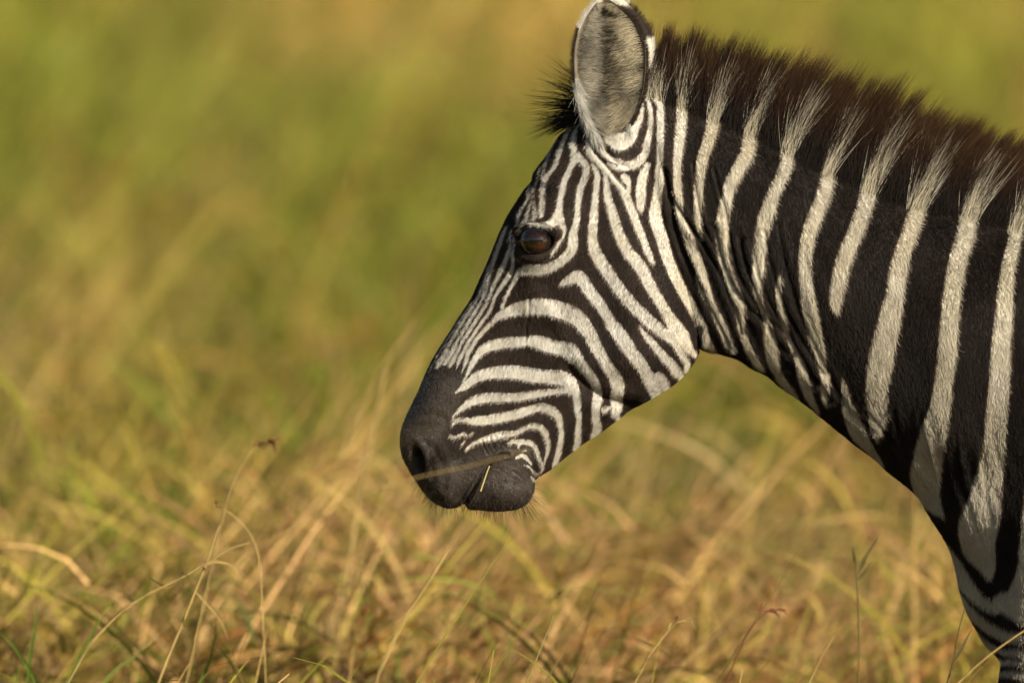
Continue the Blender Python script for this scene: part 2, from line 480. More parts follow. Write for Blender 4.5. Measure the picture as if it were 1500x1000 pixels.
# ------------------------------------------------------------------ zebra: survey of its coat (pale stripes as centre lines with widths)
STRIPES = [
 # brow and forehead
 [(862,163,2),(847,176,4),(836,186,5),(826,208,5),(820,225,6),(814,242,6),(807,252,4.5),(799,263,7),(796,280,7),(795,300,7),(794,310,7.5),(793.5,316,6)],
 [(818,203,1),(810,216,1.2),(804,229,2.6),(799,243,2.6),(797,254,3),(796,261,2)],
 [(794,243,1.4),(789,259,1.6),(786.5,267,2),(783,278,1.8),(782,290,1.8),(784,302,2.8),(785,311,4.5),(783,321,6)],
 [(778,270,1.2),(775.5,281,2.2),(774.5,291,3.2),(769,300,3),(765,307,3.2),(762,314,4),(760,321,4),(759,328,3)],
 [(778,284,1),(778,296,1.5),(776,305,2.6),(774.5,313,4),(773,319,4),(768,326,6),(763,330,5)],
 [(777,325,6),(783,329,8),(792,330,8),(800,330,9),(808,328,12),(815,322,14),(818.5,312,11),(820,302,9),(821,292,8),(824,280,9),(827,266,8.5),(832,255,8.5),(837,244,8),(842,234,10),(845,228,12)],
 [(856,172,3),(851,179,3),(846,187,4),(843,194,5.5),(841,202,7),(840.5,210,7.5),(841,220,9),(844,228,12),(851,234,9.5),(857,240,8.5),(859.5,248,9),(859,256,10),(856,263,10),(852,273,10),(849,284,9.5),(847.5,296,8.5),(846.5,306,8),(846,316,8),(844,327,8.5),(842,336,10.5),(839.5,346,13),(839.5,356,13.5),(838,365,14.5),(832,373,14),(824,381,13),(815,387,12.5),(805,392,13.5),(795,395,14),(782,395,14),(769,395,13),(760,400,9),(755,410,6),(749,420,4.2),(743,432,4),(739,442,3.8),(736,450,5)],
 [(820,316,10),(824,330,8),(827,339,4.5),(824,349,3),(819,356,5),(813,364,6),(809,371,5),(808,376,2)],
 [(761,338,3.5),(763,340,2)], [(760,353,1.5),(760,357,2)],
 # before the ear and temple
 [(853,181,5),(860,191,9),(864,202,9),(862,211,9),(862,218,8),(866,226,8),(872,233,9),(879,240,8.5),(886,248,9),(893,255,8),(900,264,9),(908,273,9),(914,282,10),(919,292,12),(923,302,11),(927,312,11),(932,325,11),(937,338,11),(942,350,10),(946,362,9.5),(951,373,9),(955,382,7),(957,387,3)],
 [(886,252,6),(887,260,6),(889,270,7),(889.5,280,9.5),(891,290,11),(894,300,11.5),(897,310,12.5),(901,324,13.5),(905,338,14.5),(910,350,15),(915,360,15.5),(922,371,16),(931,381,17),(939,392,17.5),(944,401,17.5),(950,414,16.5),(958,427,16),(966,440,15),(973,452,14),(979,462,15),(985,472,18),(990,481,22),(998,491,22),(1004,502,17),(1010,511,12),(1017,516,8)],
 [(867,242,3.5),(870,246,5.5),(874,253,7),(875,262,8),(874,273,8),(873,285,9),(872,296,9.5),(871,307,10.5),(870,321,12),(868.5,335,13),(868,345,12.5),(868.5,355,13.5),(871,365,16),(875,375,17.5),(882,386,17),(889,396,17),(895,405,17),(905,420,17),(915,433,17),(926,446,17),(938,457,17),(950,469,17),(963,480,16),(974,489,15),(984,496,14)],
 [(821,416,5),(828,413,9),(837,408,13.5),(847,405,18),(855,413,17.5),(864,426,16.5),(873,438,16),(881,448,15.5),(887,458,15),(893,468,15.5),(898,477,18.5),(905,486,20),(914,498,19.5),(925,515,18),(935,528,18),(942,538,17),(948,548,18),(955,558,21),(962,569,20),(966,578,16)],
 [(965,548,8),(972,556,12),(978,565,11)],
 [(937,477,2.5),(941,485,5),(947,492,8),(956,502,9.5),(965,513,11),(974,523,12),(983,532,13),(991,541,14),(998,548,11)],
 [(990,505,10),(1000,520,10),(1008,530,9),(1006,540,6)],
 [(912,259,6),(917,263,12),(920,270,7),(920.5,278,7),(918,285,8)],
 [(949,242,8),(944,252,12),(940.5,263,13),(939,275,14),(938.5,285,14.5),(938.5,295,13),(938.5,304,10),(939,309,5)],
 # rings round the ear's foot
 [(945.6,140,4),(950,151,5),(953,168,6),(953,186,7),(949.5,203,9),(947,216,10),(944,227,11),(935,237,13),(925,242,13),(914,245,11),(904,247,6),(896,244,5),(890,240,3)],
 [(941,154,4),(939.6,168,6),(936,178,8),(931,187,11),(925,197,17),(916,206,23),(906,208,25),(896,204,17),(887,195,10)],
 [(880,211,4),(883,222,6),(890,230,7),(898,235,7),(908,238,8)],
 # neck
 [(950,118,13),(955,130,13),(959,142,11),(966,153,9),(967,168,10),(967,192,10),(967,216,9),(966.5,236,9),(965,250,10),(966,265,12),(964,278,13),(962,290,14),(961,302,17),(960,312,18),(961,324,18.5),(965,336,18),(969,347,18),(972,358,17),(975,369,16),(979,381,16),(984,393,16),(989,404,16),(995,417,15.5),(1003,431,15),(1010,443,14),(1017,455,14),(1023,467,13),(1028.5,479,12),(1032,492,12),(1037,504,13),(1043,512,10)],
 [(1003,112,12),(1000,130,15),(997,148,15),(998,160,15),(998,173,15),(996.6,187,15),(995,204,14.5),(993,222,13.5),(991.6,240,12),(991.6,262,11.5),(993,280,12.5),(993.4,297,12.5),(995.5,311,10.5),(999,325,11),(1006,343,13),(1012.4,359.6,14),(1019.6,376.4,13.5),(1025.6,392,13),(1030.4,407,11),(1036,423,9),(1040,438,9),(1046,455,9.5),(1050.5,464,11),(1056,476,12),(1061,487,11),(1066,502,10),(1071,511,7)],
 [(1019.6,406,3.5),(1024,419,4),(1030,430,6),(1036,440,6)],
 [(1066,112,14),(1057,135,20),(1050,150,22),(1046,168,22),(1043,184,18),(1040,198,17),(1034,216,16),(1029,231,16),(1026,246,14.5),(1024,260,13),(1023,275,13),(1022,292,13),(1021.6,306,11),(1021.4,321,8.5),(1023,335,6.5),(1027,348,4.5)],
 [(1125,135,12),(1116,155,18),(1107,175,21),(1099,192,19),(1096,210,19),(1092,228,19),(1085,241,19),(1075.6,258,18),(1068,274,17),(1065,287,16),(1061,304,18),(1058.5,320,18),(1057.5,337,18),(1057,350,18),(1057,362,16),(1059,376,15.5),(1063,390,14),(1068,405,13.5),(1074,421,15.5),(1079,437,16),(1083,451,15),(1084,465,12),(1084.5,478,9),(1087.6,490,9),(1092.4,504,10),(1099.6,518,10),(1108,531.6,10),(1115,538,7)],
 [(1189,145,9),(1181,165,13),(1174,187,17),(1162.6,207,21),(1153,224,20),(1151,238,17.5),(1146,254,17.5),(1138.6,270.6,17.5),(1130,289,18.5),(1125,307,20),(1119,324,21),(1115,341,20),(1113,356,18),(1111,370,17),(1111,385,17),(1109.6,399,17),(1107.5,411,15),(1107.5,423,11),(1112,438,8.5),(1116,451,8.5),(1121,466,9),(1125,482,14.5),(1127,501,19),(1129.5,517,18),(1132.5,531,15),(1138.4,545.6,12),(1148,560,11),(1157.6,571,9),(1165,579,5)],
 [(1141.4,406.4,5),(1140,422,8),(1140,436,8),(1141.6,448,8.5),(1145,464,9),(1149.6,481,7),(1156,497.6,6.5),(1162.4,512,8),(1170,528,11),(1174,543,14),(1178.4,561,15),(1184,577,13),(1190,590,9),(1197,601,4)],
 [(1250,150,8),(1243,168,14),(1233,193,20),(1226,214,24),(1216,237,23),(1213,253,21),(1209,270.6,19),(1204,289,19),(1197,307,19.5),(1189,327,20),(1184,344,20),(1180,362.6,19),(1178.6,381,19),(1180,403,19.5),(1182,425,20),(1185,448,21),(1189,469,21),(1193,488,20),(1197.6,507,17),(1201,523,14),(1205,539,11.5),(1208,555,12.5),(1208,568,12.5),(1207,581,9),(1207.5,590,4)],
 [(1318,160,10),(1308,182,20),(1298,210,25),(1291,230,26),(1284,248,25),(1277,267,23.5),(1270,286,23.5),(1264,308,22),(1257,328,22),(1249,348,22),(1241,366,22),(1234,386,22),(1229,405,22),(1225,424,20),(1223,440,17.5),(1224,450,11),(1225,455,6)],
 [(1394,176,16),(1388,190,22),(1381,206.6,26),(1370.6,233,26),(1360,260,26),(1350.6,282.6,26),(1344,301,24),(1337,324,23),(1329,349,22.5),(1321,370.6,23),(1316,390.6,26),(1313,410.6,26),(1310,433,26.5),(1306,452,31),(1300.6,478,33),(1293.7,506,35),(1288.5,532,36),(1284,558,32),(1283,580,30),(1285.6,598,28),(1285.6,613,25),(1284,627,19),(1284,638,9)],
 [(1233.6,553,3),(1236.5,567,8),(1239.5,584,12),(1243,600,18),(1249,616,23),(1255,629,24),(1261.6,640,20),(1269.6,651,14),(1277.6,661,11),(1285,671,8),(1292,680,4)],
 [(1464,200,10),(1456,222,17),(1444,250.6,20),(1433,280,25),(1420,304,25),(1416,327,25),(1412,349,25),(1405,370.6,25.5),(1400,393,26),(1396,416,26),(1393,440,26),(1391,464,26),(1389,485,27),(1387,514.5,27),(1383,544,25.5),(1380,571,27.5),(1376,598,31),(1370,622,36),(1362,650,40),(1358,675,43),(1355,695,45),(1357,712,40),(1364,728,28),(1373,741,17),(1382,752,5)],
 [(1505,255,14),(1497,285,20),(1487,318,24),(1485,330,22),(1486,346,18.5),(1482.6,364,19),(1478.6,380,19),(1474.6,400,20),(1472.6,421,22),(1471,443,24),(1469.5,465,25.5),(1467,490,26.5),(1465,515,28),(1464.5,544,30),(1462.7,575,31),(1460,605,31),(1457,640,32),(1454,667,33),(1450,690,37),(1447,710,43),(1443,735,50),(1436,758,57),(1432,777,56),(1434,796,48),(1443,815,33),(1449,831,20),(1451,841,8)],
 [(1556,310,20),(1545,400,24),(1536,500,28),(1528,600,30),(1520,680,30),(1514,740,28),(1507,790,24),(1500,835,20),(1490,858,20)],
 # breast, below the neck
 [(1380,786,4),(1390,803,10),(1400,822,17),(1411,842,20),(1424,862,20),(1440,877,17),(1456,884,17),(1470,876,26),(1485,880,36),(1510,892,40),(1540,900,36)],
 [(1404,860,4),(1413,880,12),(1424,894,14),(1438,907,15),(1454,917,15),(1474,925,14),(1500,930,16),(1540,932,18)],
 [(1428,918,4),(1440,934,9),(1454,944,11),(1472,948,9),(1500,952,12),(1540,956,12)],
 [(1452,958,4),(1464,963,8),(1486,964,7),(1520,968,8)],
 [(1458,980,6),(1480,981,8),(1510,984,9)],
 # bridge of the nose
 [(751,345,2),(753.5,353,2.5),(753,361,3),(751,370,4),(751.5,379,5),(752,388,5.5),(749,398,7),(743,408,7),(735.5,418,5.5),(729,428,5),(724,438,4.5),(721,448,4.5),(717,456,4.5),(711,465,4.2),(703,476,4.5),(695,488,4.4),(688,499,4.6),(685,504,4.4),(679,515,5),(675,523,5.2),(671.5,531,4),(670,537,1)],
 [(749,337,1.5),(747,347,2.5),(748,356,3),(747,364,4),(744,372,6),(741,382,6),(736,393,7),(730.5,404,5.5),(725,415,5),(720,427,4.6),(716,438,5),(710,449,5),(703,460,5),(695,473,4.6),(687,486,4.5),(679,498,4),(674,508,4),(669,518,4.2),(665,526,6),(660,534,4)],
 [(743,331,3),(738,342,4),(734,353,5),(730,364,5),(726,375,5),(722,388,4.5),(718,403,4),(714,419,3.7),(710,432,4.5),(704,444,4.6),(696,457,4.6),(688,470,4.5),(679,485,4),(671,498,4),(666,508,5),(660,520,7),(655,529,7),(651.5,533.5,4)],
 [(718,386,1.6),(713,405,3),(708,418,3.7),(703,431,4.5),(696,443,4.5),(689,455,4.5),(680,469,4.5),(671,484,4.4),(662,499,4.2),(657,509,5),(651,520,7),(645,530,7),(641,537,3.5)],
 [(693,440,1.2),(681,459,1.8),(668,479,2),(655,499,2),(645,515,2),(636,531,1.5),(629,544,1)],  # thin pale line along the outline of the nose
 # cheek and jaw, running down to the muzzle
 [(676,545,1),(679,539,2),(682,532,3),(684,524,6),(686,517,6.2),(691,509,6),(697,499,5),(704,490,5.6),(713,480,6),(723,470,7.5),(733,461,11),(746,456,14.5),(760,451.5,18.5),(775,449,21.5),(790,448,23),(805,450,23),(818,453,24),(830,457,24),(841,462,24),(850,469,22.5),(857,478,21),(864,488,19),(869,499,17.5),(876,512,16.5),(884,525,15),(890,535,15),(896,544,16.5),(902,553,18),(906,564,18),(905,575,18),(904,586,18),(904,596,16),(902,604,11),(907,610,7)],
 [(895,596,3),(886,599,8),(884,603,4)],
 [(668,575,1.5),(676,565,2),(680,557,2.2),(684,549,3.5),(689,539,6),(694,529,8),(700,520,9.5),(707,512,12),(716,507,14),(728,504,15),(742,501,15),(757,500.5,15),(770,499,13),(780,499,15),(790,501,19),(802,505,20),(815,508,18.5),(827,509.5,20),(836,514,22),(843,522,20),(849,530,17),(856,539,15),(863,548,14),(869,556,14),(874,565,12),(876,574,12),(875,586,14),(873,596,11.5),(873,606,10.5),(874,616,11),(876,625,13),(873,636,11)],
 [(668,574,1.5),(676,569,6),(682,565,10),(690,558,12),(699,551.5,14),(710,547.5,15.5),(725,545,17),(740,544,18),(757,544.5,19),(775,548,20),(790,550,20),(805,551,20),(818,552,21),(828,555,20),(836,560,18),(841,567,14),(844,576,12),(846,586,10.5),(846.5,596,9.5),(847.5,606,8.5),(848,616,8),(848,626,8.5),(847.5,637,9),(847,647,10),(845,655,8)],
 [(663,616,2),(664.5,609,2.5),(670,603,3.5),(677,597,7),(685,591,10),(696,585.5,12.5),(710,582,13.5),(725,581.5,13),(740,581.5,12.5),(755,581,11.5),(770,579,11.5),(787,576.5,11),(805,574,9),(820,572,7.5),(832,571,9),(839,574,10)],
 [(664,621,4),(668,616,5),(675,614,6),(684,614.5,6.5),(692,616,10),(700,615.5,13),(710,615,13),(722,613,13),(735,610.5,14),(748,608,13.3),(760,605,13),(772,601,12),(783,597.5,11.2),(795,596,12),(805,599,12),(814,604.5,12),(819,611.5,9.5),(821,620,8.5),(822.5,629,7.7),(822.5,638,7.2),(821.5,647,7.5),(820,656,8),(818,665,8.5),(816,673,8),(812,680,4)],
 [(683,658,2.5),(688,653,4),(696,648,5),(705,644,6),(716,641,8),(727,638,9.5),(738,636,9),(748,635,8),(758,633,6.5),(766,628,6.5),(775,624,7),(784,623,8),(793,626,8.5),(799,633,8.5),(802,641,7),(803.5,650,5.7),(802.5,660,4.5),(799,672,3),(797,679,3)],
 [(745,649,3),(752,646,6),(760,647,7),(768,647,8),(776,648,7.5),(783,653,6.5),(787,660,6),(789,668,5.5),(792,676,4.7),(795,682,4),(796,687,3.5),(793,691,1.5)],
 [(761,650,4),(759,656,2)],
 [(757,670,4),(764,667,6),(769,669,5),(774,674,4),(778,679,3)],
 [(765,661,1.5),(770,659,2)],
 [(768,681,2),(773,682.5,2),(779,688,3),(785,692,3),(789.5,695,1.5)],
 [(779,699,3),(784,702,2.5)],
 [(660,638,4),(667,640,4),(673,637,3.5),(680,635,4),(684,638,2.5)], [(686,637,1.5),(693,634,2.5)], [(677,651,2.5),(680,646,3)],
]

PAT_U0, PAT_V0, PAT_W, PAT_H = 560, 60, 1010, 960
PAT = np.full((PAT_H, PAT_W), 60.0)
def raster(field, pts, u0, v0, pad=16, sub=5):
    q = catmull(pts, sub)
    for a, b in zip(q[:-1], q[1:]):
        r = max(a[2], b[2]) * 0.5 + pad
        x0 = int(max(0, min(a[0], b[0]) - r - u0)); x1 = int(min(field.shape[1], max(a[0], b[0]) + r - u0 + 2))
        y0 = int(max(0, min(a[1], b[1]) - r - v0)); y1 = int(min(field.shape[0], max(a[1], b[1]) + r - v0 + 2))
        if x1 <= x0 or y1 <= y0: continue
        X, Y = np.meshgrid(np.arange(x0, x1) + u0, np.arange(y0, y1) + v0)
        d = b[:2] - a[:2]; l2 = d @ d + 1e-9
        t = np.clip(((X - a[0]) * d[0] + (Y - a[1]) * d[1]) / l2, 0, 1)
        dist = np.hypot(X - a[0] - t * d[0], Y - a[1] - t * d[1]) - 0.5 * (a[2] + t * (b[2] - a[2]))
        s = field[y0:y1, x0:x1]
        np.minimum(s, dist, out=s)
for st in STRIPES:
    raster(PAT, st, PAT_U0, PAT_V0)
# dark wedge at the outer corner of the eye
CORNER = np.full((PAT_H, PAT_W), 60.0)
raster(CORNER, [(815, 331, 1), (817, 338, 7), (818, 345, 9), (812, 352, 8)], PAT_U0, PAT_V0)
PAT = np.maximum(PAT, -CORNER)

def seen(u, v, w):
    """side-view coordinates of a point of the flank: the coat was surveyed from slightly above"""
    aw = np.abs(w)
    return 750 + (u - 750) * (1 + aw * S / 15.0), v + 0.0734 * aw

def pattern(u, v, w):
    """signed distance to the nearest pale stripe edge (negative = pale)"""
    uu, vv = seen(u, v, w)
    d = bilin(PAT, PAT_U0, PAT_V0, 1.0, uu, vv)
    # trunk and legs behind the surveyed part: upright stripes that turn level on the legs
    k = 84.0 + 14 * (noise2(uu / 300 + 3, vv / 300 + 5) - 0.5)
    ph = uu + 0.06 * (vv - 600) + 50 * (noise2(uu / 260, vv / 200 + 9) - 0.5) + np.clip((uu - 2200) / 700, 0, 1) * 0.7 * (vv - 300)
    trunk = (np.abs(((ph - 1556) / k / 1.0) % 1.0 - 0.5) - 0.29) * -k
    leg = (np.abs(((vv + 12 * noise2(uu / 40, vv / 90)) / 42.0) % 1.0 - 0.5) - 0.27) * -42
    legm = smooth01((vv - 960) / 60)
    other = trunk * (1 - legm) + leg * legm
    m = smooth01((uu - 1506) / 30)
    m = np.maximum(m, smooth01((vv - 985) / 20))
    return d * (1 - m) + other * m

# ------------------------------------------------------------------ zebra: outlines, depths
HEAD = [(866,158),(846,176),(830,191),(820,200),(810,215),(798,233),(784,252),(779,266),(768,280),(757,297),(746,314),(737,332),(729,350),(720,373),(710,396),(701,416),(692,436),(680,455),(667,475),(655,494),(644,511),(633,530),(622,551),(611,577),(598,604),(589,626),(586,646),(589,668),(598,687),(608,703),(621,722),(637,737),(655,744.5),(670,743),(679,738),(687,746),(703,747.5),(720,749),(737,749),(758,746),(773,737),(781,722),(782.5,710),(786,700),(797,692.5),(810,684),(829,668),(854,649),(883,629.6),(909,610),(923,599),(941,590),(966,575),(989,560),(1008,540),(1019,523),(1026,502),(1024,470),(1016,425),(1004,370),(988,300),(968,220),(946,160),(915,134),(885,142)]
BODY = [(880,156),(905,128),(950,124),(1000,136),(1050,150),(1110,170),(1160,193),(1220,219),(1280,243),(1350,263),(1420,276),(1490,288),(1560,298),(1650,304),(1760,304),(1880,340),(2050,372),(2250,376),(2450,345),(2600,330),(2720,360),(2820,440),(2870,560),(2860,700),(2790,830),(2640,930),(2450,985),(2200,1030),(1950,1040),(1750,1020),(1620,1010),(1530,1010),(1480,980),(1458,956),(1443,940),(1430,917),(1417,892),(1408,861),(1401.5,831),(1394,806),(1383,785),(1370,765),(1357,744),(1348,729),(1333,714),(1318,702),(1300,688),(1281,670),(1255,651),(1234,634),(1204,609.6),(1185,594),(1167,581),(1145,566),(1124,549),(1100,537),(1081.6,525.6),(1067,520.5),(1051,516.5),(1036,514),(1012,498),(985,440),(955,370),(915,280),(885,210)]

# control points: (u, v, half width, edge rounding)
HEAD_CP = [(872,175,62,60),(840,215,80,88),(800,262,92,95),(775,320,97,95),(748,345,80,95),(790,356,96,58),(826,340,94,70),(860,260,86,80),(905,240,84,80),(905,340,92,90),(960,300,84,80),
 (738,400,66,80),(700,460,50,42),(745,455,62,60),(655,530,47,42),(700,530,58,60),(790,440,78,80),(850,430,86,90),(930,430,93,80),(990,440,88,60),(930,510,90,66),(985,520,84,50),
 (800,500,70,70),(870,510,82,70),(760,540,62,70),(820,560,63,60),(865,585,60,48),(910,575,70,46),(960,560,74,42),(800,610,56,56),(850,630,50,42),(900,605,56,40),
 (640,590,52,50),(690,590,56,60),(610,640,52,56),(640,660,62,60),(690,650,60,60),(605,690,50,50),(640,715,54,48),(665,735,48,42),(740,640,56,60),(785,660,47,40),(720,700,50,44),(760,715,46,40),(700,735,42,36),(745,740,40,34),(820,668,42,34)]
BODY_CP = [(900,170,58,60),(950,140,40,60),(960,230,70,90),(1000,330,78,110),(1000,150,34,60),(1110,185,40,80),(1220,235,46,100),(1350,280,52,120),(1480,300,60,130),(1060,240,78,120),(1160,280,90,150),(1050,440,70,80),(1060,500,54,60),(1120,400,98,150),(1120,520,62,80),(1200,570,74,90),(1220,420,118,180),(1320,350,112,190),(1300,560,120,150),(1270,640,84,90),
 (1400,480,150,220),(1400,620,160,170),(1350,710,100,90),(1420,760,160,120),(1405,850,120,90),(1450,900,140,90),(1480,960,130,80),(1500,400,150,230),(1520,620,200,230),(1560,800,215,200),(1540,940,180,120),(1760,330,70,160),(1760,500,190,260),(1800,760,250,280),(2150,700,300,320),(2200,420,150,260),(2500,650,280,300),(2500,400,170,240),(2750,600,230,240),(2100,980,200,220),(2500,940,170,160)]

def poly_sd(poly, u0, v0, w, h, st):
    q = catmull(poly, 6, True)
    U, V = np.meshgrid(u0 + st * np.arange(w), v0 + st * np.arange(h))
    U = U.ravel(); V = V.ravel()
    best = np.full(U.shape, 1e9); inside = np.zeros(U.shape, bool)
    a = q; b = np.roll(q, -1, 0)
    for (ax, ay), (bx, by) in zip(a, b):
        dx, dy = bx - ax, by - ay
        t = np.clip(((U - ax) * dx + (V - ay) * dy) / (dx * dx + dy * dy + 1e-9), 0, 1)
        best = np.minimum(best, (U - ax - t * dx) ** 2 + (V - ay - t * dy) ** 2)
        if ay != by:
            c = ((ay > V) != (by > V)) & (U < (bx - ax) * (V - ay) / (by - ay) + ax)
            inside ^= c
    d = np.sqrt(best)
    return np.where(inside, d, -d).reshape(h, w)

def blur(g, n):
    for _ in range(n):
        p = np.pad(g, 1, mode='edge')
        g = (p[1:-1, 1:-1] * 4 + 2 * (p[:-2, 1:-1] + p[2:, 1:-1] + p[1:-1, :-2] + p[1:-1, 2:]) + p[:-2, :-2] + p[:-2, 2:] + p[2:, :-2] + p[2:, 2:]) / 16
    return g

def cp_field(cps, u0, v0, w, h, st, nblur):
    U, V = np.meshgrid(u0 + st * np.arange(w), v0 + st * np.arange(h))
    num = np.zeros((2, h, w)); den = np.zeros((h, w))
    for (u, v, D, R) in cps:
        k = 1.0 / (((U - u) ** 2 + (V - v) ** 2) + 60.0) ** 1.6
        num[0] += k * D; num[1] += k * R; den += k
    return blur(num[0] / den, nblur), blur(num[1] / den, nblur)

def make_Q(poly, cps, u0, v0, w, h, st, nblur):
    d = poly_sd(poly, u0, v0, w, h, st)
    D, R = cp_field(cps, u0, v0, w, h, st, nblur)
    x = np.clip(1 - d / R, 0, None)
    Q = np.where(d > 0, D * D * (1 - np.minimum(x, 1) ** 2), D * D * 2 * d / R)
    return Q.astype(np.float64)
HG = (540, 90, 270, 345, 2.0)
QH = make_Q(HEAD, HEAD_CP, HG[0], HG[1], HG[2], HG[3], HG[4], 40)
BG_ = (820, 80, 530, 260, 4.0)
QB = make_Q(BODY, BODY_CP, BG_[0], BG_[1], BG_[2], BG_[3], BG_[4], 40)

def cap(u, v, w, a, b, ra, rb):
    a = np.array(a, float); b = np.array(b, float); d = b - a; l2 = d @ d
    t = np.clip(((u - a[0]) * d[0] + (v - a[1]) * d[1] + (w - a[2]) * d[2]) / l2, 0, 1)
    return np.sqrt((u - a[0] - t * d[0]) ** 2 + (v - a[1] - t * d[1]) ** 2 + (w - a[2] - t * d[2]) ** 2) - (ra + t * (rb - ra))
LEGS = []
for sgn in (-1, 1):
    y = 120 * sgn
    dx = 0 if sgn < 0 else 70
    LEGS += [((1590 + dx, 760, y), (1548 + dx, 1000, y), 120, 84), ((1548 + dx, 1000, y), (1540 + dx, 1290, y), 84, 44), ((1540 + dx, 1270, y), (1540 + dx, 1300, y), 46, 46),
             ((1540 + dx, 1290, y), (1545 + dx, 1560, y), 40, 27), ((1545 + dx, 1560, y), (1520 + dx, 1640, y), 31, 34), ((1520 + dx, 1640, y), (1508 + dx, 1676, y), 38, 46)]
    hx = -60 if sgn < 0 else 30
    LEGS += [((2680 + hx, 680, y * 1.1), (2590 + hx, 960, y * 1.1), 190, 105), ((2590 + hx, 960, y * 1.1), (2760 + hx, 1230, y), 100, 50), ((2760 + hx, 1230, y), (2730 + hx, 1540, y), 46, 29),
             ((2730 + hx, 1540, y), (2700 + hx, 1640, y), 32, 34), ((2700 + hx, 1640, y), (2688 + hx, 1676, y), 38, 46)]

def smin(a, b, k):
    h = np.clip(0.5 + 0.5 * (b - a) / k, 0, 1)
    return b * (1 - h) + a * h - k * h * (1 - h)

def hf(Q, w):
    return (w * w - Q) / (2 * np.maximum(np.sqrt(np.maximum(np.maximum(Q, w * w), 0)), 16))

def field(u, v, w):
    u = np.asarray(u, float); v = np.asarray(v, float); w = np.asarray(w, float)
    fh = hf(bilin(QH, HG[0], HG[1], HG[4], u, v), w)
    far = np.maximum.reduce([HG[0] - u, u - (HG[0] + 538), HG[1] - v, v - (HG[1] + 686)])
    fh = np.where(far > 0, np.maximum(fh, far + 4), fh)
    fb = hf(bilin(QB, BG_[0], BG_[1], BG_[4], u, v), w)
    far = np.maximum.reduce([BG_[0] - u, u - (BG_[0] + 2114), BG_[1] - v, v - (BG_[1] + 1034)])
    fb = np.where(far > 0, np.maximum(fb, far + 4), fb)
    f = smin(fh, fb, 9.0)
    m = (u > 1380) & (v > 380)
    if m.any():
        um, vm, wm = u[m], v[m], w[m]
        fm = f[m]
        lg = np.full(um.shape, 1e6)
        for (a, b, ra, rb) in LEGS:
            lg = smin(lg, cap(um, vm, wm, a, b, ra, rb), 14.0) if True else lg
        f[m] = smin(fm, lg, 50.0)
    return f

# ------------------------------------------------------------------ zebra: surface of the field (surface nets), refined where it is seen close
def surface_nets(u0, u1, v0, v1, w0, w1, h):
    us = np.arange(u0, u1, h); vs = np.arange(v0, v1, h); ws = np.arange(w0, w1, h)
    F = np.empty((len(us), len(vs), len(ws)), np.float32)
    VV, WW = np.meshgrid(vs, ws, indexing='ij')
    for i in range(0, len(us), 8):
        c = us[i:i + 8]
        U3 = np.broadcast_to(c[:, None, None], (len(c),) + VV.shape)
        F[i:i + 8] = field(U3.reshape(-1), np.broadcast_to(VV, U3.shape).reshape(-1), np.broadcast_to(WW, U3.shape).reshape(-1)).reshape(U3.shape)
    Sg = F < 0
    nx, ny, nz = F.shape
    cnt = np.zeros((nx - 1, ny - 1, nz - 1), np.uint8)
    for dx in (0, 1):
        for dy in (0, 1):
            for dz in (0, 1):
                cnt += Sg[dx:nx - 1 + dx, dy:ny - 1 + dy, dz:nz - 1 + dz]
    ci, cj, ck = np.nonzero((cnt > 0) & (cnt < 8))
    n = len(ci)
    cid = np.full(cnt.shape, -1, np.int32); cid[ci, cj, ck] = np.arange(n)
    acc = np.zeros((n, 3)); num = np.zeros(n)
    off = [(0,0,0),(1,0,0),(0,1,0),(1,1,0),(0,0,1),(1,0,1),(0,1,1),(1,1,1)]
    for a in range(8):
        for b in range(a + 1, 8):
            if sum(abs(off[a][q] - off[b][q]) for q in range(3)) != 1: continue
            fa = F[ci + off[a][0], cj + off[a][1], ck + off[a][2]]; fb = F[ci + off[b][0], cj + off[b][1], ck + off[b][2]]
            m = (fa < 0) != (fb < 0)
            t = np.where(m, fa / np.where(m, fa - fb, 1), 0)
            p = np.array(off[a])[None] + t[:, None] * (np.array(off[b]) - np.array(off[a]))[None]
            acc[m] += p[m]; num += m
    vert = acc / num[:, None] + np.stack([ci, cj, ck], 1)
    vert = vert * h + np.array([u0, v0, w0])
    quads = []
    for ax in range(3):
        sl0 = [slice(None)] * 3; sl1 = [slice(None)] * 3
        sl0[ax] = slice(0, -1); sl1[ax] = slice(1, None)
        A = Sg[tuple(sl0)]; B = Sg[tuple(sl1)]
        e = np.stack(np.nonzero(A != B), 1)
        o1, o2 = (ax + 1) % 3, (ax + 2) % 3
        ok = (e[:, o1] > 0) & (e[:, o2] > 0) & (e[:, o1] < F.shape[o1] - 1) & (e[:, o2] < F.shape[o2] - 1)
        e = e[ok]
        s = A[e[:, 0], e[:, 1], e[:, 2]]
        def c(d1, d2):
            q = e.copy(); q[:, o1] += d1; q[:, o2] += d2
            return cid[q[:, 0], q[:, 1], q[:, 2]]
        q = np.stack([c(-1, -1), c(0, -1), c(0, 0), c(-1, 0)], 1)
        q[~s] = q[~s][:, ::-1]
        quads.append(q)
    quads = np.vstack(quads)
    tris = np.vstack([quads[:, [0, 1, 2]], quads[:, [0, 2, 3]]])
    return vert, tris

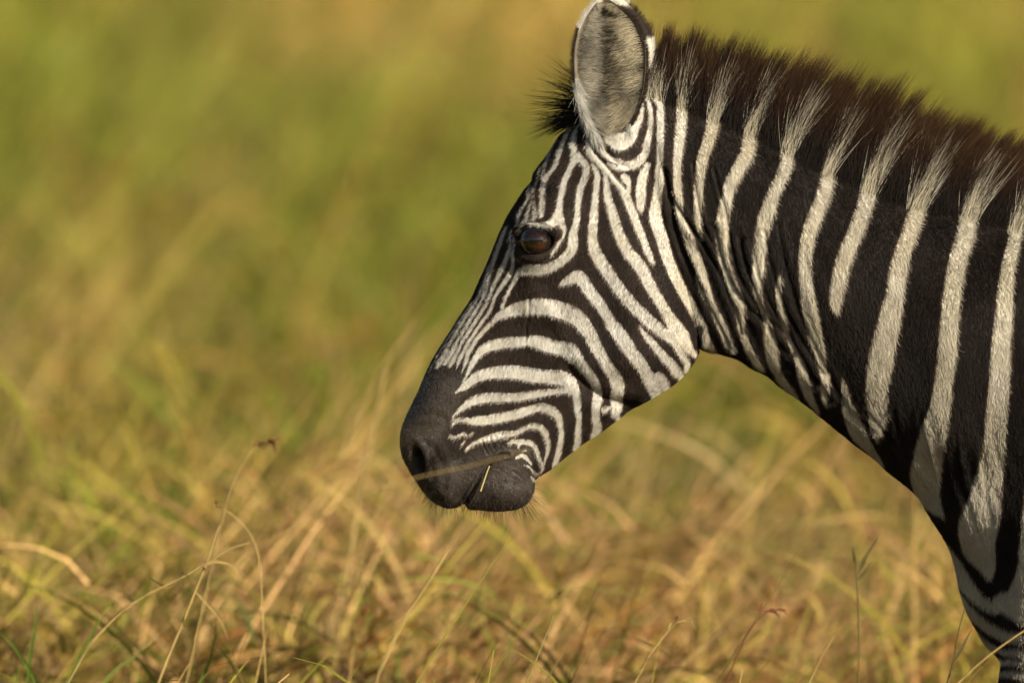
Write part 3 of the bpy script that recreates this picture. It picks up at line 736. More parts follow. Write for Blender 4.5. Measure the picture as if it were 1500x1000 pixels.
def refine(V, T, target):
    """split every edge longer than target(midpoint); neighbours stay joined"""
    E = np.vstack([T[:, [0, 1]], T[:, [1, 2]], T[:, [2, 0]]])
    Es = np.sort(E, 1)
    key = Es[:, 0].astype(np.int64) * (len(V) + 1) + Es[:, 1]
    uq, inv = np.unique(key, return_inverse=True)
    a = (uq // (len(V) + 1)).astype(int); b = (uq % (len(V) + 1)).astype(int)
    mid = 0.5 * (V[a] + V[b])
    ln = np.linalg.norm(V[a] - V[b], axis=1)
    sp = ln > target(mid)
    nid = np.full(len(uq), -1); nid[sp] = len(V) + np.arange(sp.sum())
    V2 = np.vstack([V, mid[sp]])
    m = nid[inv].reshape(3, -1).T     # midpoints of edges 01,12,20
    k = (m >= 0).sum(1)
    out = [T[k == 0]]
    t, q = T[k == 3], m[k == 3]
    out += [np.stack([t[:, 0], q[:, 0], q[:, 2]], 1), np.stack([q[:, 0], t[:, 1], q[:, 1]], 1), np.stack([q[:, 2], q[:, 1], t[:, 2]], 1), q]
    for r in range(3):
        i0, i1, i2 = r, (r + 1) % 3, (r + 2) % 3
        s = (k == 1) & (m[:, i0] >= 0)
        t, q = T[s], m[s]
        out += [np.stack([t[:, i0], q[:, i0], t[:, i2]], 1), np.stack([q[:, i0], t[:, i1], t[:, i2]], 1)]
        s = (k == 2) & (m[:, i0] < 0)
        t, q = T[s], m[s]
        # edges i1 (v1v2) and i2 (v2v0) split
        out += [np.stack([q[:, i1], t[:, i2], q[:, i2]], 1), np.stack([t[:, i0], t[:, i1], q[:, i1]], 1), np.stack([t[:, i0], q[:, i1], q[:, i2]], 1)]
    return V2, np.vstack(out)

def grad(V, e=1.5):
    g = np.empty_like(V)
    for a in range(3):
        d = np.zeros(3); d[a] = e
        g[:, a] = (field(*(V + d).T) - field(*(V - d).T)) / (2 * e)
    return g

def project(V, n=2, lim=3.0):
    for _ in range(n):
        f = field(*V.T); g = grad(V)
        l2 = (g * g).sum(1) + 1e-3
        st = -(f / l2)[:, None] * g
        ln = np.linalg.norm(st, axis=1, keepdims=True)
        V = V + st * np.minimum(1, lim / (ln + 1e-9))
    return V

BV, BT = surface_nets(572, 2890, 108, 1716, -334, 336, 7.0)
BV = project(BV, 2)
def target(p):
    u, v, w = p.T
    t = np.full(len(p), 20.0)
    near = (u < 1540) & (v < 1040)
    t[near] = 5.5
    t[near & (w < 25)] = 3.1
    t[near & (w < 25) & (u < 1060)] = 2.3
    fine = (w < -20) & ((np.hypot(u - 787, (v - 348) * 1.1) < 44) | ((u < 800) & (v > 630)))
    t[fine] = 1.35
    return t
for _ in range(4):
    BV, BT = refine(BV, BT, target)
    fr = BV[:, 0] < 1560
    BV[fr] = project(BV[fr], 1)
BN = grad(BV); BN /= np.linalg.norm(BN, axis=1, keepdims=True) + 1e-9

# ------------------------------------------------------------------ zebra: relief (folds, eye socket, nostril, mouth)
FOLDS = [
 ([(975,250),(985,310),(995,355),(1012,392),(1022,412),(1035,440),(1055,478),(1068,505)], 3.2, 7),
 ([(985,290),(1007,326),(1028,352),(1044,378),(1057,404),(1068,430),(1078,455),(1086,485)], 3.4, 7),
 ([(1047,250),(1053,274),(1058,292),(1064,311),(1066,330)], 2.2, 5),
 ([(1048,335),(1056,374),(1066,402),(1078,423),(1092,440),(1104,456),(1116,466)], 3.8, 8),
 ([(1069,344),(1075,371),(1083,398),(1094,422),(1104,440),(1122,470),(1142,500),(1163,520)], 3.2, 7),
 ([(1085,350),(1091,380),(1099,404),(1108,426),(1125,460),(1150,490),(1175,530),(1196,556)], 3.2, 7),
 ([(1102,356),(1107,380),(1114,412),(1130,448),(1150,480),(1166,506),(1185,535),(1203,562),(1216,582)], 3.4, 7),
 ([(1120,340),(1128,380),(1140,420),(1152,450),(1168,480),(1190,520),(1206,546)], 2.6, 6),
 ([(1140,330),(1150,380),(1160,420),(1172,460),(1190,500),(1215,545),(1232,575),(1250,605),(1278,628)], 2.8, 7),
 ([(1015,240),(1020,280),(1028,320),(1040,350)], 1.6, 5),
 ([(1270,600),(1296,630),(1318,655),(1340,668)], 2.0, 6),
 ([(1030,330),(1047,360),(1062,392)], 1.8, 5), ([(1178,360),(1190,410),(1200,460),(1214,505)], 1.4, 7),
 ([(1310,600),(1322,640),(1344,690),(1362,720)], 1.5, 6), ([(1350,600),(1358,650),(1372,705)], 1.4, 6),
 ([(1400,620),(1406,680),(1420,740),(1440,790)], 1.5, 7), ([(1440,650),(1446,710),(1456,760)], 1.4, 7),
 # face
 ([(838,540),(852,558),(870,573),(894,586),(930,594)], 4.8, 16),
 ([(770,505),(772,480),(776,455),(776,435)], 1.0, 4),
 ([(885,215),(893,228),(905,240),(920,246)], 2.0, 6), ([(862,206),(872,226),(886,242),(902,262),(916,278)], 1.8, 5),
 ([(1025,480),(1024,500),(1020,516)], 4.0, 8), ([(940,160),(960,215),(978,280),(996,345),(1012,400),(1024,450)], 2.5, 12),
 # lids and tear groove
 ([(757,336),(768,331),(782,328),(798,331),(812,338)], 1.6, 3.5), ([(758,372),(770,381),(788,385),(806,378)], 1.3, 4),
 ([(752,340),(751,360),(754,378),(750,400)], 2.2, 6),
 # lips and mouth corner
 ([(676,746),(684,733),(692,720),(702,702),(713,686),(724,672),(734,666),(744,665)], 5.0, 4.5),
 ([(742,655),(736,650),(732,642)], 1.2, 3), ([(726,658),(721,650),(718,640)], 1.2, 3), ([(714,664),(709,654),(706,645)], 1.2, 3), ([(733,652),(729,646),(726,638)], 1.0, 3),
 ([(724,684),(736,688),(750,686),(762,678)], 0.3, 3.5), ([(752,690),(764,700),(770,714)], 0.9, 4),
 ([(626,650),(640,662),(652,690),(650,715)], 1.4, 9), ([(598,625),(612,612),(632,606),(650,612)], 1.2, 9),
]
REL = np.zeros((PAT_H, PAT_W))
def fold(pts, depth, width):
    f = np.full((PAT_H, PAT_W), 99.0)
    raster(f, [(a, b, 0.0) for a, b in pts], PAT_U0, PAT_V0, pad=int(width * 2.6) + 2)
    # taper at both ends
    g = np.exp(-(f / (0.5 * width)) ** 2)
    r = np.exp(-((f - 1.1 * width) / (0.55 * width)) ** 2)
    return depth * (-g + 0.45 * r) * (f < 90)
for pts, dep, wid in FOLDS:
    neck_fold = pts[0][0] > 974 and pts[0][1] < 660
    REL += fold(pts, dep * (1.55 if neck_fold and pts[0][0] < 1130 else 1.0), wid)
UU, VV_ = np.meshgrid(PAT_U0 + np.arange(PAT_W), PAT_V0 + np.arange(PAT_H))
# fine loose-skin folds on the throat, running with the long folds
zone = np.exp(-(((UU - 1120) / 95.0) ** 2 + ((VV_ - 440) / 120.0) ** 2))
along = (UU - 0.42 * (VV_ - 440))
REL += zone * 1.7 * np.sin(along / 4.6 + 3.0 * noise2(UU / 60.0, VV_ / 90.0))
zone = np.exp(-(((UU - 1400) / 80.0) ** 2 + ((VV_ - 700) / 90.0) ** 2))
REL += zone * 1.2 * np.sin((UU - 0.3 * (VV_ - 700)) / 3.6 + 4.0 * noise2(UU / 30.0, VV_ / 50.0))
REL += 1.1 * (noise2(UU / 26.0, VV_ / 26.0) - 0.5) + 0.5 * (noise2(UU / 9.0, VV_ / 11.0) - 0.5)
# orbit: brow ridge and lids, opening sunk behind the lids
EYE = (787.0, 355.0)
ex = (UU - EYE[0]); ey = (VV_ - EYE[1]) + 0.12 * ex
opening = np.sqrt((ex / 23.5) ** 2 + (ey / 18.0) ** 2)
REL += 4.5 * np.exp(-((opening - 1.35) / 0.30) ** 2) * (0.6 + 0.4 * np.clip(-ey / 20, -1, 1))
REL += 7.0 * np.exp(-(((UU - 800) / 34.0) ** 2 + ((VV_ - 322) / 13.0) ** 2))
REL -= 16.0 * smooth01((1.10 - opening) / 0.22)
REL -= 5.0 * np.exp(-(((UU - 840) / 26.0) ** 2 + ((VV_ - 275) / 34.0) ** 2))       # hollow above the eye
# nostril
nx_ = (UU - 613); ny_ = (VV_ - 674)
nost = np.sqrt(((nx_ - 0.22 * ny_) / np.where(nx_ - 0.22 * ny_ > 0, 9.0, 7.5)) ** 2 + (ny_ / 20.0) ** 2)
REL -= 26.0 * smooth01((1.12 - nost) / 0.45)
REL += 2.6 * np.exp(-((nost - 1.6) / 0.45) ** 2) * (UU < 640)
REL += 3.0 * np.exp(-(((UU - 655) / 30.0) ** 2 + ((VV_ - 700) / 26.0) ** 2)) + 3.0 * np.exp(-(((UU - 735) / 26.0) ** 2 + ((VV_ - 722) / 16.0) ** 2))
# masseter and cheek bone
REL += 5.0 * np.exp(-(((UU - 905) / 46.0) ** 2 + ((VV_ - 530) / 34.0) ** 2))
ax_ = (UU - 805) * 0.55 + (VV_ - 455) * 0.83; bx_ = (UU - 805) * 0.83 - (VV_ - 455) * 0.55
REL += 4.0 * np.exp(-(bx_ / 12.0) ** 2 - (ax_ / 60.0) ** 2)

su, sv = seen(BV[:, 0], BV[:, 1], BV[:, 2])
fade = smooth01((1520 - su) / 40) * smooth01((1010 - sv) / 30) * smooth01((np.abs(BN[:, 2]) - 0.10) / 0.45)
BV = BV + BN * (bilin(REL, PAT_U0, PAT_V0, 1.0, su, sv) * fade)[:, None]

def vnormals(V, T):
    n = np.cross(V[T[:, 1]] - V[T[:, 0]], V[T[:, 2]] - V[T[:, 0]])
    N_ = np.zeros_like(V)
    for a in range(3):
        for k in range(3):
            N_[:, k] += np.bincount(T[:, a], n[:, k], len(V))
    return N_ / (np.linalg.norm(N_, axis=1, keepdims=True) + 1e-9)
BN2 = vnormals(BV, BT)
if (BN2 * BN).sum(1).mean() < 0:
    BT = BT[:, ::-1].copy(); BN2 = -BN2
BN = BN2

# ------------------------------------------------------------------ zebra: coat colours (reflectance only)
C_PALE = np.array([0.615, 0.585, 0.515]); C_DARK = np.array([0.0125, 0.0086, 0.0064]); C_SKIN = np.array([0.046, 0.0370, 0.0305])
def muzzle_mask(u, v):
    # dark skin of the muzzle and chin
    f = np.full(u.shape, 0.0)
    f = np.maximum(f, smooth01((668 - u - 0.55 * (v - 620)) / 22) * smooth01((v - 520) / 40))
    f = np.maximum(f, smooth01((v - 655 + 0.25 * (u - 700)) / 18) * smooth01((785 - u) / 8))
    return f
def coat(u, v, w, jag=None):
    d = pattern(u, v, w)
    uu, vv = seen(u, v, w)
    j = (noise2(uu / 2.2, vv / 2.2) - 0.5) * 1.6 if jag is None else jag
    pale = smooth01(0.5 - (d + j) / 1.6)
    # russet fringe where dark hair meets pale hair
    br = np.exp(-((d - 1.2) / 1.6) ** 2) * noise2(uu / 14 + 30, vv / 14)
    yel = noise2(uu / 70, vv / 70)[:, None]
    head = smooth01((1030 - uu) / 80)[:, None]
    palec = C_PALE * (np.array([1.0, 0.985, 0.93]) * yel + np.array([1.0, 1.0, 1.03]) * (1 - yel))
    dirt = 0.80 + 0.26 * noise2(uu / 17 + 4, vv / 17) * (0.4 + 1.2 * noise2(uu / 55 + 14, vv / 55))
    palec = palec * np.clip(dirt, 0.6, 1.06)[:, None] ** np.array([0.9, 1.0, 1.15])
    palec = palec * (head + (1 - head) * np.array([0.97, 0.93, 0.84]))
    darkc = C_DARK * (0.55 + 0.55 * noise2(uu / 35 + 9, vv / 35) + 0.45 * noise2(uu / 11 + 29, vv / 16))[:, None] * (1 + 0.75 * head * np.array([1.0, 0.97, 0.86])) + br[:, None] * np.array([0.05, 0.02, 0.008])
    mz = muzzle_mask(uu, vv)
    darkc = darkc * (1 - mz[:, None]) + C_SKIN * (0.55 + 0.5 * noise2(uu / 5, vv / 5) + 0.4 * noise2(uu / 22 + 5, vv / 22))[:, None] * mz[:, None]
    # speckle of dark hairs in the pale and rim of the eye
    eyed = np.sqrt(((uu - 786) / 30.0) ** 2 + ((vv - 356 + 0.10 * (uu - 786)) / 23.5) ** 2)
    rim = smooth01((1.04 - eyed) / 0.12)
    pale = pale * (1 - rim)
    return palec * pale[:, None] + darkc * (1 - pale[:, None]), pale, mz
BC, BPALE, BMZ = coat(BV[:, 0], BV[:, 1], BV[:, 2])
# hooves
hoof = smooth01((BV[:, 1] - 1636) / 10)
BC = BC * (1 - hoof[:, None]) + np.array([0.03, 0.026, 0.022]) * hoof[:, None]
# ------------------------------------------------------------------ zebra: ears, joined to the body mesh
def ear_point(s, t, layer, side):
    """s 0..1 foot to tip, t -1..1 across, layer 0 inner 1 outer; design units"""
    cl = catmull([(893, 212), (893, 180), (892, 140), (891, 100), (889, 62), (886, 28), (882, -10)], 10)
    le = catmull([(884, 212), (862, 178), (847, 140), (840, 100), (841, 62), (853, 26), (879, -10)], 10)
    re = catmull([(902, 212), (924, 176), (939, 140), (945, 100), (943, 62), (925, 24), (885, -10)], 10)
    def at(c, s):
        x = s * (len(c) - 1); i = np.minimum(x.astype(int), len(c) - 2); f = (x - i)[:, None]
        return c[i] * (1 - f) + c[i + 1] * f
    L_, R_, C_ = at(le, s), at(re, s), at(cl, s)
    q = 0.5 * (t + 1)
    q = q + 0.07 * np.sin(q * np.pi) 
    uv = L_ * (1 - q[:, None]) + R_ * q[:, None]
    hw = 0.5 * np.linalg.norm(R_ - L_, axis=1)
    ts = np.where(t < -0.14, (t + 0.14) / 0.86, (t + 0.14) / 1.14)
    cup = (1 - np.abs(ts) ** np.where(ts < 0, 2.4, 1.5)) - 0.22 * np.exp(-((t - 0.42) / 0.22) ** 2) * smooth01((0.9 - s) / 0.3)
    dep = cup * hw * 1.05 * (1 - 0.25 * s)
    w = -92 + 26 * (1 - s) + dep + 8 * t * hw / 52
    if layer:
        th = 4.5 * (1 - np.abs(t) ** 6) + 0.8
        w = w + th
        uv = uv + np.stack([21 * np.clip(t, 0, 1) ** 1.5 * (1 - np.clip(t, 0, 1) ** 5) * 2.0 * smooth01((s - 0.25) / 0.5), 0 * t], 1)
    return np.concatenate([uv, w[:, None]], 1)

def ear_mesh(mirror=False):
    ns, nt_ = 60, 45
    s = np.linspace(0, 1, ns); t = np.linspace(-1, 1, nt_)
    SS, TT = np.meshgrid(s, t, indexing='ij')
    SS = SS.ravel(); TT = TT.ravel()
    inner = ear_point(SS, TT, 0, 1); outer = ear_point(SS, TT, 1, 1)
    V = np.vstack([inner, outer])
    idx = np.arange(ns * nt_).reshape(ns, nt_)
    def quads(id_, flip):
        q = np.stack([id_[:-1, :-1].ravel(), id_[:-1, 1:].ravel(), id_[1:, 1:].ravel(), id_[1:, :-1].ravel()], 1)
        return q[:, ::-1] if flip else q
    o = idx + ns * nt_
    F = [quads(idx, False), quads(o, True)]
    for (a, b) in ((idx[:, 0], o[:, 0]), (o[:, -1], idx[:, -1]), (idx[-1, :], o[-1, :])):
        F.append(np.stack([a[:-1], a[1:], b[1:], b[:-1]], 1))
    F = np.vstack(F)
    # colours
    n1 = noise2(SS * 30, TT * 9 + 50)
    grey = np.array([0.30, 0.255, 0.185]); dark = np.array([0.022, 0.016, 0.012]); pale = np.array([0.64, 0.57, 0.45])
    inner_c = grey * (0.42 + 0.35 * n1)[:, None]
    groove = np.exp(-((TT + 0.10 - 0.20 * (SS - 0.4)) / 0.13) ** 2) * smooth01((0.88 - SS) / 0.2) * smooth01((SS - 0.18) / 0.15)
    inner_c = inner_c * (1 - 0.92 * groove[:, None])  # fold darkened in the colour: dark skin plus shade among the hairs
    rim = smooth01((np.abs(TT) - 0.95) / 0.03)
    rimdark = np.where(TT > 0, smooth01((0.93 - SS) / 0.05), smooth01((0.78 - SS) / 0.05) * smooth01((SS - 0.42) / 0.05))
    rimc = pale[None] * (1 - rimdark[:, None]) + dark[None] * rimdark[:, None]
    inner_c = inner_c * (1 - rim[:, None]) + rimc * rim[:, None]
    tip = smooth01((SS - 0.93) / 0.03)
    inner_c = inner_c * (1 - tip[:, None]) + pale * tip[:, None]
    band = smooth01((SS - 0.70) / 0.02) * smooth01((0.93 - SS) / 0.02)
    band = np.maximum(band, smooth01((SS - 0.34) / 0.03) * smooth01((0.5 - SS) / 0.03) * 0.8)
    outer_c = pale * (1 - band[:, None]) + dark * band[:, None]
    Cc = np.vstack([inner_c, outer_c])
    if mirror:
        V = V.copy(); V[:, 2] *= -1
        # the far ear is turned further back
        base = np.array([893, 205]); a = math.radians(4)
        r = V[:, :2] - base
        V[:, :2] = base + np.stack([r[:, 0] * math.cos(a) - r[:, 1] * math.sin(a), r[:, 0] * math.sin(a) + r[:, 1] * math.cos(a)], 1) * np.array([0.62, 0.72])
        V[:, 0] += 8; V[:, 1] += 14; V[:, 2] -= 12
        F = F[:, ::-1]
    return V, F, Cc

EV, EF, EC = ear_mesh(False)
FV, FF, FC = ear_mesh(True)
def tri(q):
    return np.vstack([q[:, [0, 1, 2]], q[:, [0, 2, 3]]])
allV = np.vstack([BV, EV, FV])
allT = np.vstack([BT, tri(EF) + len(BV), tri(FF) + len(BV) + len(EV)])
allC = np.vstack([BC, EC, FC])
gloss = np.concatenate([BMZ, np.zeros(len(EV) + len(FV))])

def coat_material():
    m = bpy.data.materials.new("zebra_coat")
    nt, N, L = nodes_of(m)
    out = N.new("ShaderNodeOutputMaterial"); b = N.new("ShaderNodeBsdfPrincipled")
    a = N.new("ShaderNodeAttribute"); a.attribute_name = "coat"
    g = N.new("ShaderNodeAttribute"); g.attribute_name = "skin"
    tc = N.new("ShaderNodeTexCoord")
    nz = N.new("ShaderNodeTexNoise"); nz.inputs["Scale"].default_value = 420; nz.inputs["Detail"].default_value = 3
    mp = N.new("ShaderNodeMapping"); mp.inputs["Scale"].default_value = (1, 1, 0.35)
    L.new(tc.outputs["Object"], mp.inputs[0]); L.new(mp.outputs[0], nz.inputs["Vector"])
    v = N.new("ShaderNodeTexVoronoi"); v.inputs["Scale"].default_value = 260
    L.new(tc.outputs["Object"], v.inputs["Vector"])
    ad = N.new("ShaderNodeMath"); ad.operation = 'MULTIPLY_ADD'
    L.new(v.outputs["Distance"], ad.inputs[0]); L.new(g.outputs["Fac"], ad.inputs[1]); L.new(nz.outputs[0], ad.inputs[2])
    bp = N.new("ShaderNodeBump"); bp.inputs["Strength"].default_value = 0.55; bp.inputs["Distance"].default_value = 0.0012
    L.new(ad.outputs[0], bp.inputs["Height"]); L.new(bp.outputs[0], b.inputs["Normal"])
    L.new(a.outputs["Color"], b.inputs["Base Color"])
    r = N.new("ShaderNodeMath"); r.operation = 'MULTIPLY_ADD'; r.inputs[1].default_value = -0.22; r.inputs[2].default_value = 0.72
    L.new(g.outputs["Fac"], r.inputs[0]); L.new(r.outputs[0], b.inputs["Roughness"])
    b.inputs["Specular IOR Level"].default_value = 0.2
    L.new(b.outputs[0], out.inputs[0])
    return m
COAT = coat_material()

zebra = link(bpy.data.objects.new("zebra", None))
ZO = W3(1560, 1690, 0)
zebra.location = ZO
zebra.empty_display_size = 0.2
tag(zebra, "black and white striped zebra seen in profile, head lowered, standing in tall grass", "zebra")

body = mesh_np("body", W3(*allV.T) - ZO, allT, COAT, zebra)
color_attr(body.data, "coat", allC)
at_ = body.data.attributes.new("skin", 'FLOAT', 'POINT'); at_.data.foreach_set("value", gloss.astype(np.float32))

# ------------------------------------------------------------------ zebra: hair
def hair_material(name, rough=0.5, spec=0.35, trans=0.0):
    m = bpy.data.materials.new(name)
    nt, N, L = nodes_of(m)
    out = N.new("ShaderNodeOutputMaterial"); b = N.new("ShaderNodeBsdfPrincipled")
    a = N.new("ShaderNodeAttribute"); a.attribute_name = "tone"
    L.new(a.outputs["Color"], b.inputs["Base Color"])
    b.inputs["Roughness"].default_value = rough; b.inputs["Specular IOR Level"].default_value = spec
    if trans:
        t = N.new("ShaderNodeBsdfTranslucent"); ms = N.new("ShaderNodeMixShader"); ms.inputs[0].default_value = trans
        L.new(a.outputs["Color"], t.inputs[0]); L.new(b.outputs[0], ms.inputs[1]); L.new(t.outputs[0], ms.inputs[2]); L.new(ms.outputs[0], out.inputs[0])
    else:
        L.new(b.outputs[0], out.inputs[0])
    return m
FUR = hair_material("short_fur", 0.55, 0.18)
MANE = hair_material("mane_hair", 0.45, 0.3, 0.35)

def hair(name, pts, radius, tone, mat, parent):
    """pts (n,k,3) world, radius (n,k), tone (n,k,3)"""
    n, k, _ = pts.shape
    cu = bpy.data.hair_curves.new(name)
    cu.add_curves([k] * n)
    org = np.array(ZO)
    cu.attributes["position"].data.foreach_set("vector", (pts - org).astype(np.float32).ravel())
    ra = cu.attributes.get("radius") or cu.attributes.new("radius", 'FLOAT', 'POINT')
    ra.data.foreach_set("value", radius.astype(np.float32).ravel())
    ca = cu.attributes.new("tone", 'FLOAT_COLOR', 'POINT')
    t4 = np.concatenate([tone, np.ones((n, k, 1))], 2).astype(np.float32)
    ca.data.foreach_set("color", np.ascontiguousarray(t4).ravel())
    cu.materials.append(mat)
    o = bpy.data.objects.new(name, cu)
    link(o, parent)
    return o

def sample_body(n, mask):
    T = BT[mask]
    a, b, c = BV[T[:, 0]], BV[T[:, 1]], BV[T[:, 2]]
    ar = 0.5 * np.linalg.norm(np.cross(b - a, c - a), axis=1)
    cs = np.cumsum(ar)
    i = np.minimum(np.searchsorted(cs, rng.random(n) * cs[-1]), len(T) - 1)
    r1 = np.sqrt(rng.random(n)); r2 = rng.random(n)
    k0, k1, k2 = 1 - r1, r1 * (1 - r2), r1 * r2
    p = a[i] * k0[:, None] + b[i] * k1[:, None] + c[i] * k2[:, None]
    t = T[i]
    nn = BN[t[:, 0]] * k0[:, None] + BN[t[:, 1]] * k1[:, None] + BN[t[:, 2]] * k2[:, None]
    nn /= np.linalg.norm(nn, axis=1, keepdims=True) + 1e-9
    return p, nn

cen = BV[BT].mean(1)
def flow(p):
    """lie of the coat in side view (design units, v down)"""
    u, v = p[:, 0], p[:, 1]
    head = np.array([-0.42, 0.90]); neck = np.array([0.40, 0.92])
    k = smooth01((u - 960 - 0.25 * (v - 300)) / 60)[:, None]
    d = head * (1 - k) + neck * k
    # round the eye it lies outward; the cheek lies backward
    ck = np.exp(-(((u - 900) / 110) ** 2 + ((v - 470) / 90) ** 2))[:, None]
    d = d + ck * np.array([0.45, 0.1])
    return np.concatenate([d, np.zeros((len(p), 1))], 1)

crest = catmull([(905,130),(950,125),(1000,137),(1050,151),(1110,171),(1160,194),(1220,220),(1280,244),(1350,264),(1420,277),(1490,289),(1560,299),(1650,305),(1730,305)], 8)
tips = catmull([(885,60),(905,44),(950,38),(1000,40),(1040,46),(1100,58),(1150,70),(1200,88),(1250,104),(1300,120),(1340,140),(1380,158),(1420,176),(1460,190),(1500,203),(1560,222),(1650,250),(1730,282)], 8)
def at_u(line, u): return np.interp(u, line[:, 0], line[:, 1])

def fur_set(n, mask, length, rad, lift, name):
    p, nn = sample_body(n, mask)
    su, sv = seen(p[:, 0], p[:, 1], p[:, 2])
    ex = su - EYE[0]; ey = (sv - EYE[1]) + 0.12 * ex
    nx_ = su - 613; ny_ = sv - 674
    ok = (np.sqrt((ex / 25) ** 2 + (ey / 19.5) ** 2) > 1.12) & (np.sqrt(((nx_ - 0.22 * ny_) / 9) ** 2 + (ny_ / 21) ** 2) > 1.1)
    mz = muzzle_mask(su, sv)
    ok &= rng.random(len(p)) > 0.55 * mz
    p, nn, su, sv, mz = p[ok], nn[ok], su[ok], sv[ok], mz[ok]
    n = len(p)
    f = flow(p) + rng.normal(0, 0.22, (n, 3))
    f -= (f * nn).sum(1, keepdims=True) * nn
    f /= np.linalg.norm(f, axis=1, keepdims=True) + 1e-9
    L_ = length * rng.uniform(0.7, 1.25, n) * (0.62 + 0.38 * smooth01((su - 980) / 150)) * (1 - 0.45 * mz)
    up = (lift * rng.uniform(0.5, 1.5, n))[:, None]
    k = 3
    pts = np.empty((n, k, 3))
    pts[:, 0] = p - nn * 0.6
    pts[:, 1] = p + (f * 0.5 + nn * up * 0.6) * L_[:, None]
    pts[:, 2] = p + (f * 1.0 + nn * up * 0.75) * L_[:, None] + rng.normal(0, 0.3, (n, 3))
    c, pale, _ = coat(p[:, 0], p[:, 1], p[:, 2], rng.normal(0, 0.9, n))
    var = rng.uniform(0.72, 1.22, n)[:, None]
    var = var * (1 + mz[:, None] * rng.uniform(-0.5, 0.9, n)[:, None])
    speck = (rng.random(n) < 0.05)[:, None]
    c = c * var
    c = np.where(speck & (pale[:, None] > 0.5), c * 0.35, c)
    c = np.where((rng.random(n) < 0.07)[:, None] & (pale[:, None] < 0.5), c * 2.6 + 0.004, c)
    # dust where mane and neck meet
    dust = (np.exp(-((p[:, 1] - at_u(crest, p[:, 0]) - 34) / 16) ** 2) * smooth01((noise2(p[:, 0] / 18, p[:, 1] / 12) - 0.5) * 4) * (rng.random(n) < 0.5))[:, None] * (p[:, 0] > 1000)[:, None]
    c = c + 0.06 * dust * np.array([1, 0.9, 0.75]) * (pale[:, None] < 0.5)
    tone = np.repeat(c[:, None, :], k, 1)
    tone[:, 2] *= 1.06
    r = np.empty((n, k)); r[:, 0] = rad; r[:, 1] = rad * 0.85; r[:, 2] = rad * 0.15
    return hair(name, W3(pts[..., 0], pts[..., 1], pts[..., 2]), r, np.clip(tone, 0, 0.9), FUR, body)

near_mask = (cen[:, 0] < 1535) & (cen[:, 1] < 1035) & (cen[:, 2] < 28)
far_mask = (cen[:, 0] < 1535) & (cen[:, 1] < 1035) & (cen[:, 2] >= 28)
fur_set(300000, near_mask, 9.0, 0.00016, 0.30, "fur")
fur_set(50000, far_mask, 10.0, 0.00028, 0.30, "fur")

# ------------------------------------------------------------------ zebra: mane, forelock, ear hair, whiskers
BROWN = np.array([0.042, 0.0185, 0.0075]); BLACK = np.array([0.017, 0.011, 0.008]); GOLD = np.array([0.22, 0.115, 0.038])
def clump(a, b, k):
    i = np.floor(a).astype(int); j = np.floor(b).astype(int)
    return _nt[(j * 7 + k * 31) & 255, (i * 3 + k * 17) & 255]

